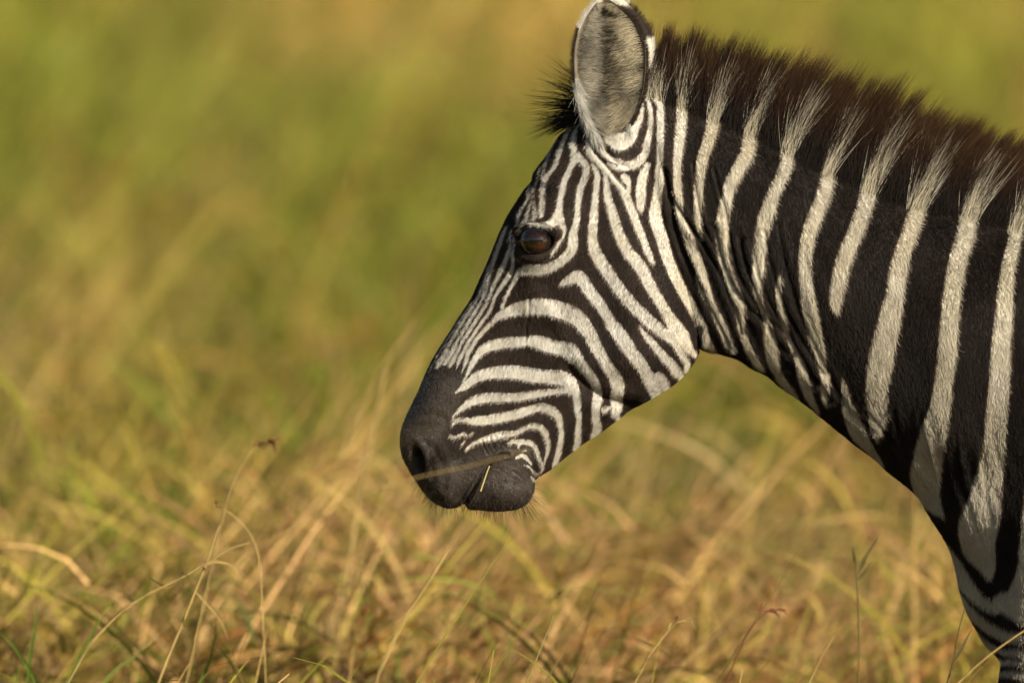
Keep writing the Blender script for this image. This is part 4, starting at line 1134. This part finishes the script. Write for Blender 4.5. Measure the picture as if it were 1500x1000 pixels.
def mane():
    cu_, cv_ = cen[:, 0], cen[:, 1]
    xs = [900, 960, 1050, 1200, 1500, 1730]; lims = [18, 24, 34, 46, 50, 40]
    below = cv_ - at_u(crest, cu_)
    mask = (cu_ > 912) & (cu_ < 1730) & (below < np.interp(cu_, xs, lims)) & (np.abs(cen[:, 2]) < 64)
    n = 84000
    p, nn = sample_body(n, mask)
    sel = (p[:, 2] < 12) | (rng.random(n) < 0.35)
    p, nn = p[sel], nn[sel]; n = len(p)
    bel = np.clip(p[:, 1] - at_u(crest, p[:, 0]), 0, 80)
    fr = bel / np.interp(p[:, 0], xs, lims)
    keep = rng.random(n) > 0.55 * smooth01((fr - 0.55) / 0.45)
    p, nn, bel, fr = p[keep], nn[keep], bel[keep], fr[keep]; n = len(p)
    outer = smooth01(fr * 1.3)                              # 0 on the crest, 1 on the lowest hairs of either side
    ju = p[:, 0] + 5 * rng.normal(0, 0.5, n)
    ca, cb = ju / 8.5 + 0.35 * np.floor(p[:, 2] / 15.0), p[:, 2] / 15.0
    c1, c2, c3 = clump(ca, cb, 1), clump(ca, cb, 2), clump(ca, cb, 3)
    cu = (np.floor(ca) + 0.5 - 0.35 * np.floor(p[:, 2] / 15.0)) * 8.5
    lean = np.interp(p[:, 0], [900, 960, 1050, 1150, 1300, 1500, 1730], [-0.12, 0.04, 0.22, 0.32, 0.38, 0.38, 0.32])
    lean = lean + (c1 - 0.5) * 0.30 + rng.normal(0, 0.06, n)
    height = at_u(crest, p[:, 0]) - at_u(tips, p[:, 0] + 38) + 9
    reach = height * (0.74 + 0.40 * c2) * rng.uniform(0.55, 1.0, n) ** 0.5
    reach = reach * (1 - 0.62 * outer * rng.random(n) ** 0.7) + bel * 0.7
    side = np.sign(p[:, 2]) * outer
    k = 6
    tt = np.linspace(0, 1, k)
    pts = np.empty((n, k, 3))
    wob = rng.normal(0, 1, (n, 2))
    splay = outer * rng.normal(0, 0.15, n)
    conv = 0.75 * (cu - p[:, 0]) * (1 - 0.4 * outer)
    for i, t in enumerate(tt):
        h = reach * t
        pts[:, i, 0] = p[:, 0] + (lean + splay) * h + wob[:, 0] * 2.2 * t * t + 0.10 * h * t + conv * t ** 1.4
        pts[:, i, 1] = p[:, 1] - h * (1 - 0.05 * t)
        pts[:, i, 2] = p[:, 2] * (1 - 0.55 * t * (1 - 0.5 * outer)) + side * 5 * t + wob[:, 1] * 2.0 * t * t
    pts[:, 0] = p - nn * 1.0
    d = pattern(p[:, 0], p[:, 1], np.abs(p[:, 2])) + rng.normal(0, 1.0, n)
    pale = (d < 0.8) & (rng.random(n) < 0.90)
    tone = np.empty((n, k, 3))
    end = np.where(outer > 0.35, rng.uniform(0.6, 1.05, n), rng.uniform(0.22, 0.62, n))
    mix = rng.random(n)[:, None]
    gold = (rng.random(n) < 0.5)[:, None]
    ptone = rng.uniform(0.70, 1.1, n)[:, None]
    for i, t in enumerate(tt):
        b_ = smooth01(np.array([(t - 0.30) / 0.6]))[0]
        darkc = BLACK * (1 - b_) + BROWN * b_ * (0.45 + 0.9 * mix)
        if t > 0.85: darkc = np.where(gold, GOLD * (0.5 + 0.6 * mix), darkc)  # golden rim light along the mane put into the tip colour
        palec = C_PALE * np.array([1.12, 1.06, 0.92]) * ptone
        tone[:, i] = np.where((pale & (t <= end))[:, None], palec, darkc)
    f = np.where(pale & (outer > 0.35) & (rng.random(n) < 0.85), rng.uniform(0.45, 0.90, n), 1.0)
    pts = pts[:, :1] + (pts - pts[:, :1]) * f[:, None, None]
    r = 0.00021 * np.array([1.0, 0.97, 0.9, 0.75, 0.5, 0.12])[None] * rng.uniform(0.7, 1.25, n)[:, None]
    return hair("mane", W3(pts[..., 0], pts[..., 1], pts[..., 2]), r, tone, MANE, zebra)
mane()

def forelock():
    m = 58; per = 22
    a0 = np.repeat(rng.random(m), per); n = m * per
    cid = np.repeat(np.arange(m), per)
    a = np.clip(a0 + rng.normal(0, 0.05, n), 0, 1)
    w0 = np.repeat(rng.normal(0, 20, m), per)
    root = np.stack([848 + 44 * a + rng.normal(0, 2.5, n), 176 - 46 * a + rng.normal(0, 2.5, n), w0 + rng.normal(0, 5, n)], 1)
    ang0 = np.radians(np.interp(a0, [0, 0.3, 0.65, 0.85, 1.0], [166, 180, 200, 222, 250]) + np.repeat(rng.normal(0, 9, m), per))
    ang = ang0 + np.radians(rng.normal(0, 5, n))
    L_ = np.interp(a0, [0, 0.25, 0.6, 1.0], [58, 98, 94, 84]) * np.repeat(rng.uniform(0.42, 1.15, m), per) * rng.uniform(0.55, 1.05, n)
    tipx = np.repeat(848 + 44 * a0[::per], per); tipy = np.repeat(176 - 46 * a0[::per], per)
    k = 6; tt = np.linspace(0, 1, k)
    pts = np.empty((n, k, 3)); tone = np.empty((n, k, 3))
    wob = rng.normal(0, 1, (n, 3))
    sag = np.repeat(rng.uniform(-3, 10, m), per) * np.where(a0 < 0.6, 1, -0.3)
    br = (np.clip(0.25 + (a0 - 0.35) * 2.0, 0.1, 1) * rng.random(n))[:, None]
    for i, t in enumerate(tt):
        c = 0.8 * t
        pts[:, i, 0] = root[:, 0] * (1 - c) + tipx * c + np.cos(ang) * L_ * t
        pts[:, i, 1] = root[:, 1] * (1 - c) + tipy * c + np.sin(ang) * L_ * t + sag * t * t
        pts[:, i, 2] = root[:, 2] * (1 - 0.3 * t)
        pts[:, i] += wob * 1.6 * t * t
        tone[:, i] = BLACK * 0.9 * (1 - br * t) + (BROWN * 1.5) * br * t
    r = 0.00026 * np.array([1.0, 0.97, 0.9, 0.78, 0.55, 0.15])[None] * rng.uniform(0.7, 1.2, n)[:, None]
    return hair("forelock", W3(pts[..., 0], pts[..., 1], pts[..., 2]), r, tone, MANE, zebra)
forelock()

def ear_hair():
    n = 11000
    s = rng.uniform(0.06, 0.95, n); side = np.where(rng.random(n) < 0.5, -1.0, 1.0)
    t = side * rng.uniform(0.10, 0.93, n)
    g_ = np.abs(t + 0.10 - 0.20 * (s - 0.4))
    ok = (g_ > 0.17) | (s > 0.84) | (s < 0.16)
    s, t, side = s[ok], t[ok], side[ok]; side = np.where(t < -0.05, -1.0, 1.0); n = len(s)
    p = ear_point(s, t, 0, 1)
    k = 4; tt = np.linspace(0, 1, k)
    L_ = rng.uniform(12, 30, n) * (1.15 - 0.5 * s) * np.where(side > 0, 1.25, 0.9) * np.where(s > 0.85, 0.5, 1)
    # from both walls the hair sweeps to the middle and up
    dt = -side * rng.uniform(0.6, 1.1, n)
    dirv = np.stack([dt, np.where(side > 0, rng.uniform(-0.1, 0.5, n), rng.uniform(-0.7, 0.2, n)) + 0.35 * (s < 0.35), -rng.uniform(0.25, 0.6, n)], 1)
    dirv /= np.linalg.norm(dirv, axis=1, keepdims=True)
    cl = 0.25 + 0.75 * smooth01(noise2(s * 12 + side * 3.0 * t, t * 2.2 + 60) * 1.5 - 0.22)
    pts = np.empty((n, k, 3)); tone = np.empty((n, k, 3))
    for i, q in enumerate(tt):
        pts[:, i] = p + dirv * (L_ * q)[:, None]
        pts[:, i, 1] += (6 * q * q) * (cl - 0.3)
        pts[:, i, 2] += 5 * q * q
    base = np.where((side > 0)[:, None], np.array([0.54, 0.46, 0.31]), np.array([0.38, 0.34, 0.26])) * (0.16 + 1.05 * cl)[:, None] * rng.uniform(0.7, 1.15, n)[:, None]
    for i, q in enumerate(tt): tone[:, i] = base * (0.35 + 0.75 * q) * (1 - 0.55 * np.exp(-(g_[ok] / 0.26) ** 2) * (s > 0.16) * (s < 0.84))[:, None]  # shade of the ear's hollow put into the hair colour near the fold
    r = 0.00017 * np.array([1, 0.9, 0.7, 0.15])[None] * np.ones((n, 1))
    o1 = hair("ear_hair", W3(pts[..., 0], pts[..., 1], pts[..., 2]), r, tone, FUR, zebra)
    # white fringe along the front edge of the foot of the ear
    n = 1700
    s = rng.uniform(0.02, 0.46, n); p = ear_point(s, -1 + 0.16 * rng.random(n), 0, 1)
    p[:, 2] += rng.uniform(-2, 6, n)
    L_ = rng.uniform(10, 22, n)
    dirv = np.stack([rng.normal(0.05, 0.30, n), 1.0 + rng.normal(0, 0.2, n), rng.normal(-0.25, 0.2, n)], 1)
    pts = np.empty((n, k, 3)); tone = np.empty((n, k, 3))
    for i, q in enumerate(tt):
        pts[:, i] = p + dirv * (L_ * q)[:, None]; pts[:, i, 0] += 5 * q * q
        tone[:, i] = C_PALE * (0.30 + 0.8 * noise2(p[:, 1] / 5.0, p[:, 0] / 5.0))[:, None]
    # hair over the foot of the ear and along both rims
    m = 2600
    sr = rng.uniform(0.0, 0.16, m); q_ = ear_point(sr, rng.uniform(-1, 1, m), 0, 1)
    q_[:, 2] -= 3
    dr = np.stack([rng.normal(0.1, 0.35, m), 1.0 + rng.normal(0, 0.2, m), rng.normal(-0.1, 0.2, m)], 1)
    lr = rng.uniform(10, 24, m)
    m2 = 3600
    sr2 = rng.uniform(0.12, 0.995, m2); sd = np.where(rng.random(m2) < 0.5, -1.0, 1.0)
    q2 = ear_point(sr2, sd * rng.uniform(0.97, 1.0, m2), 0, 1); q3 = ear_point(sr2, sd, 1, 1)
    q2 = np.where((rng.random(m2) < 0.4)[:, None], q3, q2)
    dr2 = np.stack([sd * 0.8 + rng.normal(0, 0.3, m2), -0.6 + rng.normal(0, 0.3, m2), rng.normal(0, 0.3, m2)], 1)
    lr2 = rng.uniform(3.5, 7.5, m2)
    dk = np.where(sd > 0, (sr2 < 0.93), (sr2 < 0.78) & (sr2 > 0.42))
    t2 = np.where(dk[:, None], np.array([0.035, 0.022, 0.014]), C_PALE)
    # back of the ear
    m3 = 3000
    s3 = rng.uniform(0.3, 0.99, m3); t3_ = rng.uniform(0.2, 1.0, m3)
    q4 = ear_point(s3, t3_, 1, 1)
    d3 = np.stack([0.5 + rng.normal(0, 0.2, m3), -0.9 + rng.normal(0, 0.2, m3), rng.normal(0.3, 0.2, m3)], 1)
    l3 = rng.uniform(5, 9, m3)
    bk = ((s3 > 0.70) & (s3 < 0.93)) | ((s3 > 0.34) & (s3 < 0.5))
    t4_ = np.where(bk[:, None], np.array([0.035, 0.022, 0.014]), C_PALE)
    P4 = np.vstack([q_, q2, q4]); D4 = np.vstack([dr, dr2, d3]); L4 = np.concatenate([lr, lr2, l3])
    T4 = np.vstack([np.tile(C_PALE, (m, 1)) * rng.uniform(0.6, 1.05, m)[:, None], t2, t4_])
    pts = np.concatenate([pts, np.stack([P4 + D4 * (L4 * q)[:, None] for q in tt], 1)])
    tone = np.concatenate([tone, np.repeat((T4 * rng.uniform(0.75, 1.1, len(T4))[:, None])[:, None, :], k, 1)])
    n = len(pts)
    r = 0.00018 * np.array([1, 0.9, 0.7, 0.15])[None] * np.ones((n, 1))
    hair("ear_fringe", W3(pts[..., 0], pts[..., 1], pts[..., 2]), r, tone, FUR, zebra)
ear_hair()

def whiskers():
    mz = BMZ[BT].mean(1) > 0.5
    n = 640
    p, nn = sample_body(n, mz & (cen[:, 1] > 690) & (cen[:, 0] < 792))
    low = (p[:, 1] > 715) | (rng.random(n) < 0.5)
    p, nn = p[low], nn[low]; n = len(p)
    L_ = rng.uniform(8, 26, n) * np.where(p[:, 0] > 745, 1.5, 0.8)
    d = nn + rng.normal(0, 0.25, (n, 3)) + np.array([0.12, 0.35, 0.0])
    d /= np.linalg.norm(d, axis=1, keepdims=True)
    k = 4; tt = np.linspace(0, 1, k)
    pts = np.stack([p + d * (L_ * q)[:, None] + np.array([0, 4.0, 0]) * q * q for q in tt], 1)
    tone = np.ones((n, k, 3)) * BLACK * 1.5
    r = 0.00017 * np.array([1, 0.9, 0.7, 0.2])[None] * np.ones((n, 1))
    hair("whiskers", W3(pts[..., 0], pts[..., 1], pts[..., 2]), r, tone, FUR, zebra)
whiskers()

# ------------------------------------------------------------------ zebra: eyes
def uv_sphere(c, r, nseg=40, nring=24, squash=(1, 1, 1)):
    th = np.linspace(0, np.pi, nring + 1); ph = np.linspace(0, 2 * np.pi, nseg, endpoint=False)
    V = []; 
    for a in th:
        for b in ph:
            V.append((math.sin(a) * math.cos(b), -math.cos(a), math.sin(a) * math.sin(b)))
    V = np.array(V) * r * np.array(squash) + np.array(c)
    F = []
    for i in range(nring):
        for j in range(nseg):
            a = i * nseg + j; b = i * nseg + (j + 1) % nseg
            F.append((a, b, b + nseg, a + nseg))
    return V, np.array(F)

def cap_mesh(c, r, rad_x, rad_z, tilt, lift, nr=10, ns=40):
    """spherical cap on the camera-side pole (-y for the near eye)"""
    V = []; F = []
    for i in range(nr + 1):
        f = i / nr
        for j in range(ns):
            a = 2 * math.pi * j / ns
            x = rad_x * f * math.cos(a); z = rad_z * f * math.sin(a)
            x, z = x * math.cos(tilt) - z * math.sin(tilt), x * math.sin(tilt) + z * math.cos(tilt)
            y = -math.sqrt(max((r + lift * (1 - f * f)) ** 2 - x * x - z * z, 0))
            V.append((x, y, z))
    for i in range(nr):
        for j in range(ns):
            a = i * ns + j; b = i * ns + (j + 1) % ns
            F.append((a, b, b + ns, a + ns))
    return np.array(V) + np.array(c), np.array(F)

EYE_BALL = simple_mat("eyeball_dark", (0.012, 0.009, 0.008), 0.16, 0.5, 0.2, 300)
def iris_mat():
    m = bpy.data.materials.new("iris_brown")
    nt, N, L = nodes_of(m)
    out = N.new("ShaderNodeOutputMaterial"); b = N.new("ShaderNodeBsdfPrincipled")
    tc = N.new("ShaderNodeTexCoord"); nz = N.new("ShaderNodeTexNoise"); nz.inputs["Scale"].default_value = 260; nz.inputs["Detail"].default_value = 5
    r = N.new("ShaderNodeValToRGB")
    r.color_ramp.elements[0].position = 0.3; r.color_ramp.elements[0].color = (0.012, 0.0045, 0.0025, 1)
    r.color_ramp.elements[1].position = 0.75; r.color_ramp.elements[1].color = (0.052, 0.018, 0.008, 1)
    L.new(tc.outputs["Object"], nz.inputs["Vector"]); L.new(nz.outputs[0], r.inputs[0]); L.new(r.outputs[0], b.inputs["Base Color"])
    b.inputs["Roughness"].default_value = 0.12; b.inputs["Specular IOR Level"].default_value = 0.5
    b.inputs["Coat Weight"].default_value = 1.0; b.inputs["Coat Roughness"].default_value = 0.03
    L.new(b.outputs[0], out.inputs[0])
    return m
IRIS = iris_mat()
PUPIL = simple_mat("pupil_black", (0.004, 0.004, 0.006), 0.08, 0.5, 0.1, 300, coat=1.0)

def eye(sgn):
    # surface depth of the orbit under the lids
    w0 = 40.0
    for _ in range(60):
        if field(np.array([787.0]), np.array([348.5]), np.array([w0]))[0] > 0: break
        w0 += 2
    r = 25.0
    vz = 355 - 0.0734 * w0
    c_px = np.array([787.5, vz, sgn * (w0 - r + 4.5)])
    c = W3(*c_px) - ZO
    V, F = uv_sphere((0, 0, 0), r * S)
    root = mesh_np("eye", V + c, F, EYE_BALL, zebra)
    cc = np.zeros(3)
    V, F = cap_mesh(cc, r * S, 14.0 * S, 13.5 * S, 0.0, 1.6 * S)
    V = V * np.array([1, 1.0 if sgn < 0 else -1.0, 1])
    # turn the gaze slightly forward
    a = math.radians(3) * (-1 if sgn < 0 else 1)
    R = np.array([[math.cos(a), -math.sin(a), 0], [math.sin(a), math.cos(a), 0], [0, 0, 1]])
    ir = mesh_np("iris", (V * 1.004) @ R.T + c, F, IRIS, root)
    V, F = cap_mesh(cc, (r + 1.6) * S, 11.0 * S, 5.6 * S, 0.08, 0.0)
    V = V * np.array([1, 1.0 if sgn < 0 else -1.0, 1]) + np.array([-1.5 * S, 0, 2.6 * S])
    mesh_np("pupil", (V * 1.012) @ R.T + c, F, PUPIL, root)
eye(-1)
eye(1)

def lashes():
    n = 70
    a = rng.uniform(0.12, 0.92, n) * np.pi
    x = 787 + 24 * np.cos(a); z = 355 - 17.5 * np.sin(a) - 0.12 * (x - 787)
    w0 = 97.0
    L_ = rng.uniform(7, 15, n)
    d = np.stack([0.5 * np.cos(a) + rng.normal(0, 0.15, n), -0.1 * np.ones(n) + rng.normal(0, 0.15, n), -1.0 * np.ones(n)], 1)
    k = 4
    pts = np.stack([np.stack([x, z - 0.0734 * w0, np.full(n, -w0)], 1) + d * (L_ * q)[:, None] + np.array([0, 5.0, 0]) * q * q for q in np.linspace(0, 1, k)], 1)
    hair("eyelashes", W3(pts[..., 0], pts[..., 1], pts[..., 2]), 0.00022 * np.array([1, 0.9, 0.7, 0.2])[None] * np.ones((n, 1)), np.ones((n, k, 3)) * BLACK, FUR, zebra)
lashes()

# tail, out of sight behind
def tail():
    pts = catmull([(2862, 560, 0), (2930, 640, 0), (2950, 800, 0), (2945, 980, 0)], 6)
    n = 26; V = []; F = []
    for i, p in enumerate(pts):
        r = 26 - 16 * i / len(pts)
        for j in range(12):
            a = 2 * math.pi * j / 12
            V.append((p[0] + r * math.cos(a), p[1], r * math.sin(a)))
    m = len(pts)
    for i in range(m - 1):
        for j in range(12):
            F.append((i * 12 + j, i * 12 + (j + 1) % 12, (i + 1) * 12 + (j + 1) % 12, (i + 1) * 12 + j))
    V = np.array(V)
    o = mesh_np("tail", W3(*V.T) - ZO, np.array(F), COAT, zebra)
    c = np.where((((V[:, 1] / 34) % 1) < 0.5)[:, None], C_PALE, C_DARK)
    color_attr(o.data, "coat", c)
    a = o.data.attributes.new("skin", 'FLOAT', 'POINT')
    k = 5; nh = 1500
    rt = np.stack([2945 + rng.normal(0, 9, nh), 960 + rng.normal(0, 30, nh), rng.normal(0, 9, nh)], 1)
    L_ = rng.uniform(200, 380, nh)
    pts = np.stack([rt + np.stack([rng.normal(0, 14, nh) * q, L_ * q, rng.normal(0, 14, nh) * q], 1) for q in np.linspace(0, 1, k)], 1)
    hair("tail_tuft", W3(pts[..., 0], pts[..., 1], pts[..., 2]), np.full((nh, k), 0.0004), np.ones((nh, k, 3)) * BLACK, MANE, o)
tail()
# ------------------------------------------------------------------ single grass stems that stand out, each rooted in the ground
def stem_material(name, col, trans=0.3):
    m = bpy.data.materials.new(name)
    nt, N, L = nodes_of(m)
    out = N.new("ShaderNodeOutputMaterial"); b = N.new("ShaderNodeBsdfPrincipled"); t = N.new("ShaderNodeBsdfTranslucent")
    tc = N.new("ShaderNodeTexCoord"); mp = N.new("ShaderNodeMapping"); mp.inputs["Scale"].default_value = (60, 60, 12)
    nz = N.new("ShaderNodeTexNoise"); nz.inputs["Scale"].default_value = 1.0; nz.inputs["Detail"].default_value = 4
    r = N.new("ShaderNodeValToRGB"); c = np.array(col)
    r.color_ramp.elements[0].position = 0.3; r.color_ramp.elements[0].color = (*(c * 0.62), 1)
    r.color_ramp.elements[1].position = 0.7; r.color_ramp.elements[1].color = (*np.minimum(c * 1.2, 1), 1)
    L.new(tc.outputs["Object"], mp.inputs[0]); L.new(mp.outputs[0], nz.inputs["Vector"]); L.new(nz.outputs[0], r.inputs[0])
    L.new(r.outputs[0], b.inputs["Base Color"]); L.new(r.outputs[0], t.inputs[0])
    b.inputs["Roughness"].default_value = 0.5; b.inputs["Specular IOR Level"].default_value = 0.3
    ms = N.new("ShaderNodeMixShader"); ms.inputs[0].default_value = trans
    L.new(b.outputs[0], ms.inputs[1]); L.new(t.outputs[0], ms.inputs[2]); L.new(ms.outputs[0], out.inputs[0])
    return m
STRAW = stem_material("straw_stem", (0.46, 0.32, 0.11), 0.15)
PALE_STRAW = stem_material("pale_straw", (0.62, 0.50, 0.20), 0.15)
GREEN_BLADE = stem_material("green_blade", (0.17, 0.25, 0.03), 0.45)
RUSSET = stem_material("russet_seed", (0.22, 0.085, 0.035), 0.25)
OLIVE = stem_material("olive_stem", (0.13, 0.10, 0.03), 0.2)

def tube(pts, r0, r1, sides=6):
    V, F = [], []
    p = np.asarray(pts, float)
    n = len(p)
    for i in range(n):
        d = p[min(i + 1, n - 1)] - p[max(i - 1, 0)]; d /= np.linalg.norm(d) + 1e-9
        s = np.cross(d, [0.3, 1.0, 0.2]); s /= np.linalg.norm(s) + 1e-9; q = np.cross(d, s)
        r = r0 + (r1 - r0) * i / (n - 1)
        for j in range(sides):
            a = 2 * math.pi * j / sides
            V.append(p[i] + r * (math.cos(a) * s + math.sin(a) * q))
    for i in range(n - 1):
        for j in range(sides):
            F.append((i * sides + j, i * sides + (j + 1) % sides, (i + 1) * sides + (j + 1) % sides, (i + 1) * sides + j))
    return np.array(V), np.array(F)

def ribbon(pts, width, droop=0.0):
    """leaf blade folded along its keel"""
    p = np.asarray(pts, float); n = len(p); V, F = [], []
    for i in range(n):
        d = p[min(i + 1, n - 1)] - p[max(i - 1, 0)]; d /= np.linalg.norm(d) + 1e-9
        s = np.cross(d, [0.25, 1.0, 0.15]); s /= np.linalg.norm(s) + 1e-9; q = np.cross(s, d)
        t = i / (n - 1); w = 0.5 * width * (min(1, 0.35 + 3 * t) * (1 - t ** 2.5) + 0.03)
        V += [p[i] - s * w, p[i] + q * w * 0.45, p[i] + s * w]
    for i in range(n - 1):
        for j in range(2):
            a = 3 * i + j
            F.append((a, a + 1, a + 4, a + 3))
    return np.array(V), np.array(F)

def place_path(path, y):
    return catmull([tuple(P(u, v, y if len(q) == 0 else q[0])) for (u, v, *q) in path], 6)

def stem(name, label, path, y, mat, r0=0.0016, r1=0.0009, seeds=None, leaves=(), group=None, rooted=True, cat="grass"):
    pts = place_path(path, y)
    if rooted:
        d = pts[0] - pts[3]; d /= np.linalg.norm(d)
        k = pts[0].copy()
        h = k[2]
        foot = np.array([k[0] + d[0] / max(-d[2], 0.25) * h * 0.6, k[1], 0.0])
        low = catmull([tuple(foot), tuple(foot * 0.55 + k * 0.45 + np.array([0, 0, 0.01])), tuple(k)], 6)
        pts = np.vstack([low[:-1], pts])
    base = pts[0]
    root = link(bpy.data.objects.new(name, None)); root.location = base; root.empty_display_size = 0.05
    tag(root, label, cat, group)
    V, F = tube(pts - base, r0, r1)
    mesh_np("stalk", V, F, mat, root)
    for (lp, lw, lm) in leaves:
        V, F = ribbon(place_path(lp, y) - base, lw)
        mesh_np("leaf", V, F, lm, root)
    if seeds:
        tip = pts[-1]; back = pts[-1] - pts[-4]; back /= np.linalg.norm(back)
        for i in range(seeds[0]):
            a = tip - back * seeds[1] * i / seeds[0]
            d = back * 0.9 + np.array([rng.normal() * 0.55, rng.normal() * 0.5, rng.normal() * 0.45])
            d /= np.linalg.norm(d)
            l = seeds[2] * rng.uniform(0.7, 1.2)
            V, F = ribbon(np.array([a, a + d * l * 0.35, a + d * l * 0.7 + np.array([0, 0, -0.002]), a + d * l + np.array([0, 0, -0.005])]) - base, seeds[3])
            mesh_np("spikelet", V, F, seeds[4], root)
    return root

stem("grass_plant", "blurred straw stem crossing in front of the zebra's lips", [(380, 800), (500, 738), (600, 702), (680, 684), (740, 668), (775, 658)], -1.1, STRAW, 0.0009, 0.0005)
stem("grass_plant", "faint dark blurred stem crossing above the zebra's nostril", [(470, 700), (540, 665), (600, 635), (650, 608), (700, 582)], -3.0, OLIVE, 0.0015, 0.0008)
o = stem("straw", "short pale straw sticking out of the zebra's mouth", [(704, 719), (708, 707), (713, 692), (717, 682)], -0.057, PALE_STRAW, 0.0011, 0.0011, rooted=False, cat="straw")
stem("grass_plant", "thick golden stalk leaning right that another bent stalk rests on", [(228, 1010), (246, 962), (266, 915), (286, 865), (304, 818), (316, 782), (322, 768)], -0.48, STRAW, 0.0022, 0.0015, leaves=[([(286, 865), (300, 880), (322, 905), (336, 940)], 0.004, STRAW)])
stem("grass_plant", "bent golden stalk lying across the thick leaning one", [(130, 945), (168, 905), (210, 874), (262, 848), (300, 826), (336, 804), (366, 795)], -0.5, STRAW, 0.0019, 0.0010, leaves=[([(262, 850), (245, 858), (228, 852), (216, 842)], 0.004, OLIVE), ([(300, 826), (320, 822), (345, 830), (362, 848)], 0.004, STRAW)])
stem("grass_plant", "dark upright stem with a forked spiky head below the zebra's neck", [(1257, 1010), (1258, 950), (1257, 895), (1255, 850), (1252, 815)], -0.55, OLIVE, 0.0014, 0.0010, leaves=[([(1256, 838), (1264, 822), (1275, 803), (1287, 783)], 0.006, OLIVE), ([(1254, 850), (1266, 838), (1278, 822)], 0.005, OLIVE), ([(1253, 826), (1250, 812), (1249, 800)], 0.005, OLIVE)])
stem("grass_plant", "tan stem slanting across the front of the zebra's foreleg", [(1392, 1012), (1420, 984), (1452, 957), (1490, 930), (1530, 905)], -0.42, STRAW, 0.0018, 0.0011)
stem("grass_plant", "dark curved stem beside the zebra's foreleg", [(1384, 1012), (1396, 970), (1404, 925), (1414, 888)], -0.35, OLIVE, 0.0017, 0.0008, leaves=[([(1396, 970), (1410, 945), (1424, 920)], 0.005, OLIVE)])
stem("grass_plant", "tall pale stalk standing just before the zebra's nose", [(522, 745), (536, 680), (548, 620), (560, 565), (567, 540)], 1.5, STRAW, 0.0030, 0.0018)
stem("grass_plant", "long slender stalk arching up towards the bridge of the zebra's nose", [(478, 720), (505, 655), (535, 590), (572, 520), (606, 472)], 1.9, STRAW, 0.0026, 0.0014)
stem("grass_plant", "stem with a dark red hanging seed head, taller than the grass around it", [(330, 740), (345, 700), (362, 668), (378, 652), (400, 645)], -0.75, STRAW, 0.0014, 0.0009, seeds=(9, 0.030, 0.016, 0.0035, RUSSET))
stem("grass_plant", "nodding stem with a small red tip curving to the left", [(382, 850), (378, 812), (366, 782), (345, 758), (318, 740)], -0.6, STRAW, 0.0012, 0.0008, seeds=(4, 0.012, 0.012, 0.003, RUSSET))
stem("grass_plant", "rust coloured seed head beside the spiky forked stem", [(1060, 1010), (1082, 955), (1100, 920), (1122, 897), (1140, 893)], -0.5, RUSSET, 0.0013, 0.0008, seeds=(8, 0.035, 0.016, 0.0035, RUSSET))
stem("grass_plant", "bristly tan seed head under the zebra's throat", [(925, 1010), (950, 962), (975, 928), (992, 912), (1012, 908)], -0.45, STRAW, 0.0012, 0.0008, seeds=(7, 0.030, 0.016, 0.003, STRAW))
stem("grass_plant", "slanting golden stalk below the zebra's chin", [(555, 985), (585, 920), (615, 872), (645, 822), (668, 785)], -0.75, STRAW, 0.0024, 0.0015)
stem("grass_plant", "pale broken stalk lying in the grass below the zebra's jaw", [(815, 905), (838, 850), (862, 800), (884, 752), (896, 730)], 1.9, STRAW, 0.0022, 0.0013)
stem("grass_plant", "short sharp straw poking out under the spiky seed head", [(1180, 1012), (1192, 985), (1205, 958), (1222, 930)], -0.45, STRAW, 0.0016, 0.0008)
for pth, lab in [([(92, 1015), (118, 960), (142, 915), (170, 868)], "broad green blade leaning right among dry stalks"),
                 ([(60, 1015), (40, 975), (15, 940), (-12, 915)], "broad green blade arching left at the edge of the dry grass"),
                 ([(40, 1015), (44, 965), (52, 915), (54, 880)], "upright narrow green blade between two broad green ones"),
                 ([(285, 1015), (300, 985), (312, 950), (318, 905)], "green blade beside the foot of the thick golden stalk"),
                 ([(140, 1015), (170, 980), (196, 962), (236, 935)], "green blade bent low under the bent golden stalk")]:
    pts = place_path(pth, 0.42)
    foot = np.array([pts[0][0] - 0.03, 0.42, 0.0])
    pts = np.vstack([catmull([tuple(foot), tuple(pts[0])], 4)[:-1], pts])
    root = link(bpy.data.objects.new("grass_plant", None)); root.location = foot
    tag(root, lab, "grass", "green blades in the foreground")
    V, F = ribbon(pts - foot, 0.0055)
    mesh_np("leaf", V, F, GREEN_BLADE, root)
